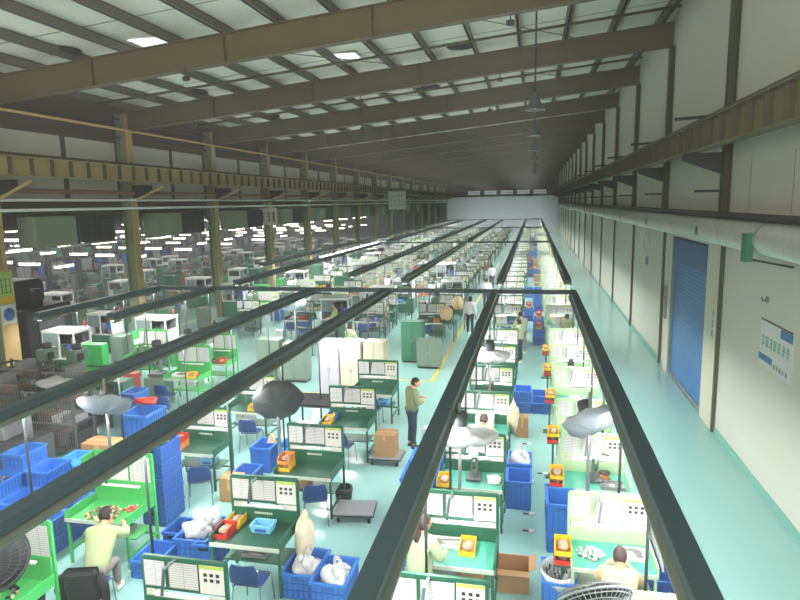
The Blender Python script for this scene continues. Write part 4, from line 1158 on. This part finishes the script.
# ------------------------------------------------------------------ people near
def place_person(t, x, y, rz, lab): t.location = (x, y, 0); t.rotation_euler = (0, 0, rz); tag(t, lab, 'person')
place_person(person(pose_stand(1.68, 0, 'read', -.3), 'jacket_olive', 'trouser_navy', 'hair', 'shoe_dark'), -2.72, 13.68, R(-55), 'standing person in olive jacket and navy trousers beside the aisle, hands raised')
place_person(person(pose_sit(.42, -.2), 'jacket_sage', 'trouser_grey', 'hair'), -6.08, 7.08, R(16), 'seated person in pale green jacket leaning over the bright green tray')
place_person(person(pose_stand(1.6, .06, 'work', -.3), 'jacket_mint', 'trouser_grey', 'hair_brown', ponytail=True, smock=True), -1.42, 7.45, R(-28), 'person with long ponytail in pale green smock at the teal bench')
place_person(person(pose_sit(.2, 0), 'beige', 'trouser_navy', 'hair_brown'), 1.12, 7.5, R(-6), 'seated person in beige top at the front pale bench')
at('chair', -6.04, 6.95, 0, 'chair under the seated person in pale green', 'chair', R(16)); at('chair', 1.12, 7.4, 0, 'chair under the person in beige top', 'chair', R(-6))
t = root('jacket_on_chair', (-6.04, 6.95, 0), R(16))
MB().box(0, -.3, .62, .48, .11, .5, 0, Matrix.Rotation(R(8), 3, 'X'), .045).box(0, -.235, .68, .44, .04, .34, 0, None, .02).tube([(-.25, -.3, .78), (-.3, -.3, .6), (-.27, -.27, .28)], [.05, .065, .05], 10).tube([(.25, -.3, .78), (.3, -.3, .6), (.29, -.25, .3)], [.05, .065, .05], 10).box(0, -.33, .3, .42, .1, .2, 0, Matrix.Rotation(R(-6), 3, 'X'), .04).build('jacket_cloth', 'black_cloth', t); tag(t, 'black jacket draped over the chair back of the seated person', 'jacket')
t = root('drinking_bottle', (-1.72, 8.05, .0)); MB().lathe([(0, 0), (.05, 0), (.05, .2), (.02, .25), (.02, .27), (0, .27)], 12).build('bottle_body', 'red', t); MB().lathe([(0, .27), (.024, .27), (.024, .3), (0, .3)], 10).build('cap', 'white', t)
t.location = (-1.44, 7.82, TZ); tag(t, 'red bottle beside the ponytail person', 'bottle')
# people further off
far_people = [('stand_white', -2.62, 26.4, -.3, 'standing person in white shirt by the tan sacks'), ('stand_sage', -.42, 21.8, 1.2, 'standing person in sage jacket in the right aisle'), ('stand_white', -2.6, 40.5, .5, 'standing person in white shirt far up the aisle'),
              ('stand_mint', -.35, 23.2, .4, 'standing person in mint jacket behind the sage one in the right aisle'), ('stand_sage', -6.2, 20.3, -.6, 'standing person in sage jacket near the yellow cross line'), ('stand_white', -2.4, 33, .2, 'standing person in white shirt in the middle aisle'), ('stand_sage', -8.1, 24.6, 2, 'standing person in sage jacket behind the grey covered fan'), ('stand_mint', -11.2, 20.2, 1, 'standing person in mint jacket between the green tray benches')]
for p, x, y, rz, lab in far_people: put(PP[p], (x, y, 0), rz, lab, 'person')

# ------------------------------------------------------------------ clutter along the rows
def clutter():
    for (ri, bi), (x, y, lab, k) in BN.items():
        near = y < 23
        far = y > 60
        r = rnd.random()
        if not near or (ri in (1, 0) and y > 12):
            if r < .38 and not (ri == 0 and y < 12):
                p = rnd.choice(['sit_sage', 'sit_mint', 'sit_sage']); put(PP[p], (x+rnd.uniform(-.2, .2), y-1.05, 0), rnd.uniform(-.3, .3), 'seated person in %s jacket at the %s' % ({'sit_sage': 'sage', 'sit_mint': 'mint'}[p], lab), 'person', 'seated workers along the rows')
            if y < 75: at('chair', x, y-1.12, 0, 'blue chair at the '+lab, 'chair', 0, 'blue chairs')
        if near and ri < 4:
            if bi > 0 and rnd.random() < .8 and ri != 9:
                q = rnd.choice(['carton_s', 'tray_grey', 'basket_light', 'carton_white'])
                at(q, x+rnd.uniform(-.25, .25), y-.28, .38, {'carton_s': 'small carton', 'tray_grey': 'grey tray', 'basket_light': 'light blue basket', 'carton_white': 'white box'}[q]+' on the lower shelf of the '+lab, {'carton_s': 'box', 'carton_white': 'box', 'tray_grey': 'tray', 'basket_light': 'basket'}[q], 0, 'things on lower shelves')
            if ri < 2 and bi > 1:
                q = rnd.choice(['press', 'tray_white', 'papers', 'carton_white', 'press'])
                at(q, x+.02, y-.32, TZ, {'press': 'small bench press', 'tray_white': 'white tray', 'papers': 'paper stack', 'carton_white': 'white box'}[q]+' at the back of the tray, '+lab, {'press': 'press', 'papers': 'papers', 'carton_white': 'box', 'tray_white': 'tray'}[q], 0, None)
            continue
        it = rnd.choice(['press', 'tray_white', 'heap_white', 'carton_white', 'carton_white', 'bag', 'carton_s', 'heap_red', 'tray_grey', 'papers', 'spool', 'press'])
        nm = {'carton_white': 'white box', 'bag': 'plastic bag', 'press': 'small bench press', 'tray_white': 'white parts tray', 'heap_white': 'heap of white parts', 'carton_s': 'small carton', 'heap_red': 'heap of red parts', 'tray_grey': 'grey parts tray', 'papers': 'paper stack', 'spool': 'black wire spool'}
        at(it, x+rnd.uniform(-.3, .0), y-.4, TZ, nm[it]+' on the tray of the '+lab, {'press': 'press', 'carton_s': 'box', 'carton_white': 'box', 'bag': 'bag', 'papers': 'papers', 'spool': 'spool'}.get(it, 'parts'), rnd.uniform(-.2, .2), 'things on the far benches', rnd.uniform(.9, 1.2) if it != 'press' else 1)
        if not far:
            b = rnd.choice(['bin_yellow', 'bin_red', 'bin_yellow', 'bin_orange', 'bin_blue'])
            at(b, x+rnd.uniform(.15, .4), y-.5, TZ, '%s parts bin on the tray of the %s' % (b[4:], lab), 'bin', rnd.uniform(-.3, .3), 'parts bins on the far benches')
        if not near and y < 62 and ri > 1:
            q = rnd.choice(['drill', 'drill_white', 'drill_white', 'carton', 'cabinet_low', 'tote', 'rack', 'carton_white', 'machine_white'])
            nm3 = {'drill_white': 'white pillar machine', 'carton_white': 'white box', 'drill': 'grey green pillar machine', 'carton': 'brown carton', 'cabinet_low': 'low cabinet', 'tote': 'blue tote', 'rack': 'parts rack', 'carton_s': 'small carton', 'machine_white': 'white framed machine'}[q]
            at(q, x+rnd.uniform(-.2, .2), y+.62, 0, '%s behind the %s' % (nm3, lab), {'drill': 'machine', 'drill_white': 'machine', 'machine_white': 'machine', 'rack': 'rack', 'tote': 'tote', 'cabinet_low': 'cabinet'}.get(q, 'box'), PI if 'drill' in q else 0, 'things behind the far benches', 1 if q not in ('machine_white',) else (.9, .7, 1))
        # beside the bench
        side = 1 if ri == 1 else -1
        if rnd.random() < .75:
            q = rnd.choice(['tote', 'carton', 'drill', 'drill_white', 'drill_white', 'carton_white', 'crate', 'rack', 'cabinet_low', 'carton_s', 'cabinet_green', 'machine_white', 'tote'] if ri > 1 else ['tote', 'carton_s', 'carton', 'crate_deep', 'bins', 'bins'])
            if q == 'bins':
                for j, (bq, bz) in enumerate((('crate_deep', 0), ('crate', .3), (rnd.choice(['bin_yellow', 'bin_orange']), .62), ('bin_red', .755))):
                    nb = {'crate_deep': 'deep blue crate', 'crate': 'blue crate', 'bin_yellow': 'yellow parts bin', 'bin_orange': 'orange parts bin', 'bin_red': 'red parts bin'}[bq]
                    at(bq, x+side*.84, y-.5, bz, '%s in the mixed stack beside the %s' % (nb, lab), 'crate' if 'cr' in bq else 'bin', 0, 'mixed stacks beside the far benches')
                continue
            dxx = {'rack': 1.35, 'cabinet_low': 1.2, 'cabinet_green': 1.2, 'machine_white': 1.4}.get(q, .88)
            if ri in (1, 0): dxx = .84
            if ri == 1: side = rnd.choice([-1, 1])
            nm2 = {'drill_white': 'white pillar machine', 'carton_white': 'white box', 'drill': 'grey green pillar machine', 'crate_deep': 'deep blue crate', 'tote': 'blue tote', 'carton': 'brown carton', 'crate': 'blue crate', 'rack': 'grey parts rack', 'cabinet_low': 'low grey green cabinet', 'carton_s': 'small brown carton', 'cabinet_green': 'green cabinet', 'machine_white': 'white framed assembly machine'}[q]
            at(q, x+side*dxx, y-.5, 0, '%s beside the %s' % (nm2, lab), {'tote': 'tote', 'crate': 'crate', 'crate_deep': 'crate', 'drill': 'machine', 'drill_white': 'machine', 'rack': 'rack', 'machine_white': 'machine'}.get(q, 'cabinet' if 'cab' in q else 'box'), rnd.uniform(-.1, .1), 'things beside the far benches')
            if q == 'crate': at('crate_deep', x+side*dxx, y-.5, .3, 'deep blue crate stacked beside the '+lab, 'crate', 0, 'things beside the far benches')
clutter()
# machines in the outer lanes left of the benches
n = 0
for y in [20.2+3.1*i for i in range(22)]:
    for xi, x in enumerate((-15.1,)):
        q = rnd.choice(['machine_white', 'machine_white', 'cabinet_green', 'rack', 'cabinet_bright', 'cabinet_low'])
        nm2 = {'rack': 'grey parts rack', 'cabinet_low': 'low grey green cabinet', 'cabinet_green': 'green cabinet', 'machine_white': 'white framed assembly machine', 'cabinet_bright': 'bright green cabinet'}[q]
        at(q, x, y, 0, '%s, %s in the lane along the left columns' % (nm2, nth(n)), {'rack': 'rack', 'machine_white': 'machine'}.get(q, 'cabinet'), rnd.choice([0, .0, PI/2]), 'machines in the left lanes'); n += 1
# left foreground: grey racks and machines
for i, (q, x, y, sc, lab) in enumerate([('machine_white', -15.1, 17.4, 1, 'white framed machine by the left column with yellow sign'), ('machine_white', -13.4, 19.9, 1, 'white framed machine behind the sixth row green bench'), ('cabinet_bright', -13.9, 17.2, (.8, .8, 1.1), 'bright green cabinet between the left white machines'),
        ('cabinet_green', -15.4, 15.2, (.9, 1, .6), 'dark green cabinet below the column sign'), ('rack_grey', -13.2, 13.6, 1, 'grey steel rack in the left foreground, leftmost in the back line'), ('rack_grey', -11.5, 13.4, 1, 'grey steel rack in the left foreground, right in the back line'), ('rack_grey', -12.6, 12.3, 1, 'grey steel rack in the left foreground, left in the front line'), ('rack_grey', -10.95, 12.1, (.95, 1, .95), 'grey steel rack in the left foreground, right in the front line'),
        ('drill', -13.9, 15.2, 1, 'grey green pillar machine below the rails at left, left of two'), ('drill', -12.9, 15.2, 1, 'grey green pillar machine below the rails at left, right of two'), ('cabinet_green', -11.6, 15.0, (1.1, 1, .6), 'squat green cabinet behind the grey racks'), ('machine_white', -16.7, 21.4, .9, 'white framed machine just past the left columns')]):
    at(q, x, y, 0, lab, {'rack_grey': 'rack', 'machine_white': 'machine', 'drill': 'machine'}.get(q, 'cabinet'), 0, sc=sc)
t = root('grey_machine', (-10.9, 10.7, 0))
MB().b2(-.7, .7, -.4, .4, 0, .9, 0, .02).build('base', 'grey_dark', t); MB().b2(-.6, .1, -.3, .3, .9, 1.35, 0, .03).build('hopper', 'grey', t); MB().tube([(.4, 0, .9), (.4, 0, 1.5)], .1, 12).build('motor', 'grey', t)
tag(t, 'grey machine with hopper at the left edge behind the blue crates', 'machine')
tag(MB().blob((-10.9, 12.1, 1.68), (.5, .3, .12), 0, 2, .25, 18, 8).build('plastic_sheet', 'plastic_bag'), 'white plastic sheet over the right grey rack', 'sheet')
# sign on the left column, red box
t = root('column_sign', (LX+.26, COL0, 0))
MB().b2(-.02, 0, -.3, .3, 0, 3.9).build('board', 'tan', t); MB().b2(0, .006, -.28, .28, 3.0, 3.85).build('upper_field', 'strip', t); MB().b2(.006, .01, -.28, .28, 2.9, 3.1).build('yellow_field', 'yellow', t)
MB().b2(.0, .006, -.28, .28, 2.25, 2.85).lathe([(0, 0), (.2, 0), (.2, .008), (0, .008)], 20, 1, (.006, 0, 2.55), Matrix.Rotation(PI/2, 4, 'Y')).build('round_mark', ['white', 'blue'], t)
m = MB(); r_ = random.Random(3)
for i in range(3):
    for j in range(3): m.b2(.006, .01, -.2+.15*i, -.1+.15*i, 3.2+.2*j, 3.23+.2*j)
    m.b2(.006, .01, -.16+.15*i, -.13+.15*i, 3.2, 3.65)
m.build('green_marks', 'cabinet_green', t)
tag(t, 'tall sign board with blue round mark on the nearest left column', 'sign')
t = root('red_box', (-12.2, 16.6, .0)); MB().b2(-.2, .2, -.15, .15, 0, .6, 0, .01).build('box_body', 'red', t); MB().b2(-.21, .21, -.16, .16, .6, .64, 0, .01).build('lid', 'red', t); tag(t, 'red box on the floor by the dark green cabinet', 'box')
# hanging signs
def glyphs(mb, n, x0, dx, z, h, m, seed, plane='xz', th=.004):
    """short printed strokes standing for unreadable characters"""
    r_ = random.Random(seed)
    for i in range(n):
        cx = x0+dx*i; w_ = abs(dx)*.36
        for k in range(3):
            zz = z-h/2+h*(k+.5)/3+r_.uniform(-.02, .02)*h; yield (cx-w_*r_.uniform(.6, 1), cx+w_*r_.uniform(.6, 1), zz-h*.05, zz+h*.05)
        for k in range(2):
            xx = cx+w_*r_.uniform(-.6, .6); yield (xx-h*.05, xx+h*.05, z-h/2, z+h/2*r_.uniform(.5, 1))
t = root('hanging_sign', (LX+.37, COL0+3*BAY-.75, 5.05))
MB().b2(-.55, .55, -.02, .02, -.5, .5).build('board', 'cream', t); m = MB()
for a, b, c, d in glyphs(m, 3, -.33, .33, 0, .62, 0, 4): m.b2(a, b, -.026, -.02, c, d)
m.build('characters', 'carton_dark', t); MB().tube([(-.5, 0, .5), (-.5, 0, .93)], .01, 5).tube([(.5, 0, .5), (.5, 0, .93)], .01, 5).b2(-.52, .52, -.02, .02, .9, .94).build('hanger', 'dark_steel', t)
tag(t, 'cream hanging sign with three brown characters beside the fourth left column', 'sign')
t = root('hanging_sign', (-13.5, 62, 6.0)); MB().b2(-.9, .9, -.02, .02, -.9, .9).build('board', 'white', t); m = MB()
for r0_ in (.45, 0, -.45):
    for a, b, c, d in glyphs(m, 4, -.6, .4, r0_, .25, 0, 7+int(r0_*10)): m.b2(a, b, -.026, -.02, c, d)
m.build('characters', 'grey', t); MB().tube([(-.8, 0, .9), (-.8, 0, 3.9)], .015, 5).tube([(.8, 0, .9), (.8, 0, 4.0)], .015, 5).build('hanger', 'dark_steel', t)
tag(t, 'white square sign hung high far down the hall', 'sign')
# banner and small fittings on the right wall
t = root('wall_banner', (W-.012, 12.38, 2.9)); hw = .78
MB().b2(-.006, .006, -hw, hw, -.46, .46).build('sheet', 'white', t)
MB().b2(-.01, -.006, -hw, hw, .43, .46).build('dark_edge', 'grey_dark', t)
MB().b2(-.012, -.006, -hw, -hw+.55, .26, .42).build('blue_corner', 'door_blue', t, None); MB().b2(-.012, -.006, .1, hw, -.34, -.22).build('blue_band', 'door_blue', t)
m = MB()
for a, b, c, d in glyphs(m, 7, .6, -.2, .06, .22, 0, 12): m.b2(-.012, -.006, a, b, c, d)
m.build('characters', 'skirting', t); m = MB()
for a, b, c, d in glyphs(m, 5, -.02, -.14, -.33, .09, 0, 15): m.b2(-.012, -.006, a, b, c, d)
m.build('small_characters', 'grey', t)
tag(t, 'white banner with teal characters and blue corner on the white wall', 'banner')
t = root('pilaster_sign', (W-.068, 16.25, 2.9)); MB().b2(-.004, .004, -.09, .09, -.7, .5).build('sheet', 'cream', t); m = MB()
for i in range(3):
    for a, b, c, d in glyphs(m, 1, 0, .2, -.5+.24*i, .18, 0, 20+i): m.b2(-.008, -.004, a, b, c, d)
m.build('characters', 'blue_deep', t); MB().b2(-.008, -.004, -.06, .06, .2, .32).build('yellow_mark', 'yellow', t)
tag(t, 'narrow sign with blue characters on the cream post right of the shutter door', 'sign')
t = root('switch_box', (W-.06, 21.75, 2.35)); MB().b2(-.06, .06, -.16, .16, -.6, .5, 0, .01).build('box_body', 'grey', t); MB().b2(-.07, -.06, -.05, .05, .1, .2).build('button', 'red', t); tag(t, 'grey switch box on the wall left of the shutter door', 'switch box')
t = root('wall_hook', (W-.03, 12.9, 3.75)); MB().lathe([(0, 0), (.07, 0), (.05, .03), (0, .03)], 12, 0, (0, 0, 0), Matrix.Rotation(-PI/2, 4, 'Y')).build('plate', 'grey', t); MB().tube([(0, 0, 0), (-.08, 0, -.03), (-.1, 0, .05)], .012, 6).build('hook', 'grey_dark', t); tag(t, 'small hook on the white wall above the banner', 'hook')
# ------------------------------------------------------------------ neighbouring bay
n = 0
for xi, x in enumerate((-18.4, -20.3, -22.2, -24.3, -26.6, -29)):
    for yi in range(26):
        y = 22.0+yi*2.4+xi*.4
        if y > 72: break
        q = rnd.choice(['machine_white', 'rack', 'cabinet_green', 'drill', 'machine_white', 'drill', 'machine_white', 'rack_grey'])
        if q == 'machine_white' and rnd.random() < .2: q = 'cabinet_low'
        nm2 = {'rack': 'parts rack', 'cabinet_low': 'low cabinet', 'cabinet_green': 'green cabinet', 'machine_white': 'framed machine', 'drill': 'pillar machine', 'rack_grey': 'steel rack'}[q]
        at(q, x, y, 0, '%s in the neighbouring bay, %s line, %s from the front' % (nm2, nth(xi), nth(yi)), {'rack': 'rack', 'rack_grey': 'rack', 'machine_white': 'machine', 'drill': 'machine'}.get(q, 'cabinet'), rnd.choice([0, PI/2]), 'machines in the neighbouring bay')
def storage():
    t = root('storage_rack')
    f = MB()
    for x in (-1.3, 0, 1.3):
        for y in (-.45, .45): f.b2(x-.04, x+.04, y-.04, y+.04, 0, 3.7)
    f.b2(-1.3, 1.3, -.47, -.43, 3.6, 3.7).b2(-1.3, 1.3, .43, .47, 3.6, 3.7).b2(-1.34, -1.28, -.45, .45, 3.6, 3.7); f.build('uprights', 'dark_steel', t); r_ = random.Random(21)
    for z in (.15, 1.3, 2.5):
        MB().b2(-1.3, 1.3, -.48, .48, z-.1, z).build('shelf', 'grey_dark', t); x = -1.2
        while x < 1:
            w_ = r_.uniform(.3, .6); MB().b2(x, x+w_, -.4, .4, z, z+r_.uniform(.4, 1.0), 0, .02).build('stored_box', r_.choice(['dark_steel', 'grey_dark', 'carton_dark', 'grey', 'black', 'blue_deep', 'cabinet_green']), t); x += w_+.05
    return t
P['storage'] = storage()
for xi, x in enumerate((-32.5, -36)):
    for yi in range(20): at('storage', x, 20+yi*2.9, 0, 'tall dark storage rack in neighbouring bay, %s line from far wall, %s from front' % (nth(1-xi), nth(yi)), 'rack', PI/2, 'storage racks in the neighbouring bay')
for zi, zl in enumerate((3.5, 4.3)):
    t0 = root('batten_lamp'); MB().b2(-.5, .5, -.06, .06, 0, .05).build('lamp_body', 'white', t0); MB().prism([(-.065, -.001), (.065, -.001), (.05, -.09), (-.05, -.09)], 'x', -.47, .47).build('tube', 'lamp_glow', t0)
    for s in (-.4, .4): MB().tube([(s, 0, .05), (s, 0, 6.6-zl)], .006, 4).build('hanger', 'dark_steel', t0)
    for xi, x in enumerate((-18.2, -20.4, -22.6, -25, -28, -32, -35.5)):
        for yi in range(12):
            put(t0, (x+rnd.uniform(-.3, .3), 17+yi*4.4+xi*.7+zi*2.2, zl), rnd.choice([0, .0, PI/2]), 'bright batten lamp in the neighbouring bay, %s line, %s from the front, %s' % (nth(xi), nth(yi), ['lower', 'higher'][zi]), 'lamp', 'batten lamps in the neighbouring bay')
for i, x in enumerate((-17.5, -21.5, -26.5)):
    tag(MB().tube([(x, 12, 5.7), (x, 90, 5.7)], .06, 6).build('pipe', 'silver'), '%s silver pipe from the columns running along the neighbouring bay' % nth(i), 'pipe')
t = root('dark_press_machine', (-18.3, 18.9, 0)); MB().b2(-1.3, 1.3, -1.1, 1.1, 0, 2.3, 0, .05).build('body', 'black', t); MB().b2(-1.0, .4, -.9, .9, 2.3, 3.2, 0, .1).build('head', 'dark_steel', t); MB().b2(1.3, 1.34, -.6, .6, 1.0, 1.8).build('window', 'grey_dark', t); MB().tube([(.8, 0, 2.3), (.8, 0, 2.9)], .2, 12).build('tank', 'dark_steel', t)
tag(t, 'large dark machine just past the nearest left column', 'machine')
# an overhead hose line over the neighbouring bay
tag(MB().tube([(-16.4, 14.5, 3.0), (-16.5, 15.2, 4.0), (-16.6, 17, 4.25), (-16.7, 21, 4.4), (-16.7, 26, 4.4)], .035, 6).build('conduit', 'white'), 'thin white conduit bending up beside the nearest left column', 'conduit')

# ------------------------------------------------------------------ drop what was never placed
for pr in list(P.values())+list(PP.values())+list(BP.values()):
    if pr.name not in USED:
        for c in list(pr.children):
            for g in list(c.children): bpy.data.objects.remove(g)
            bpy.data.objects.remove(c)
        bpy.data.objects.remove(pr)
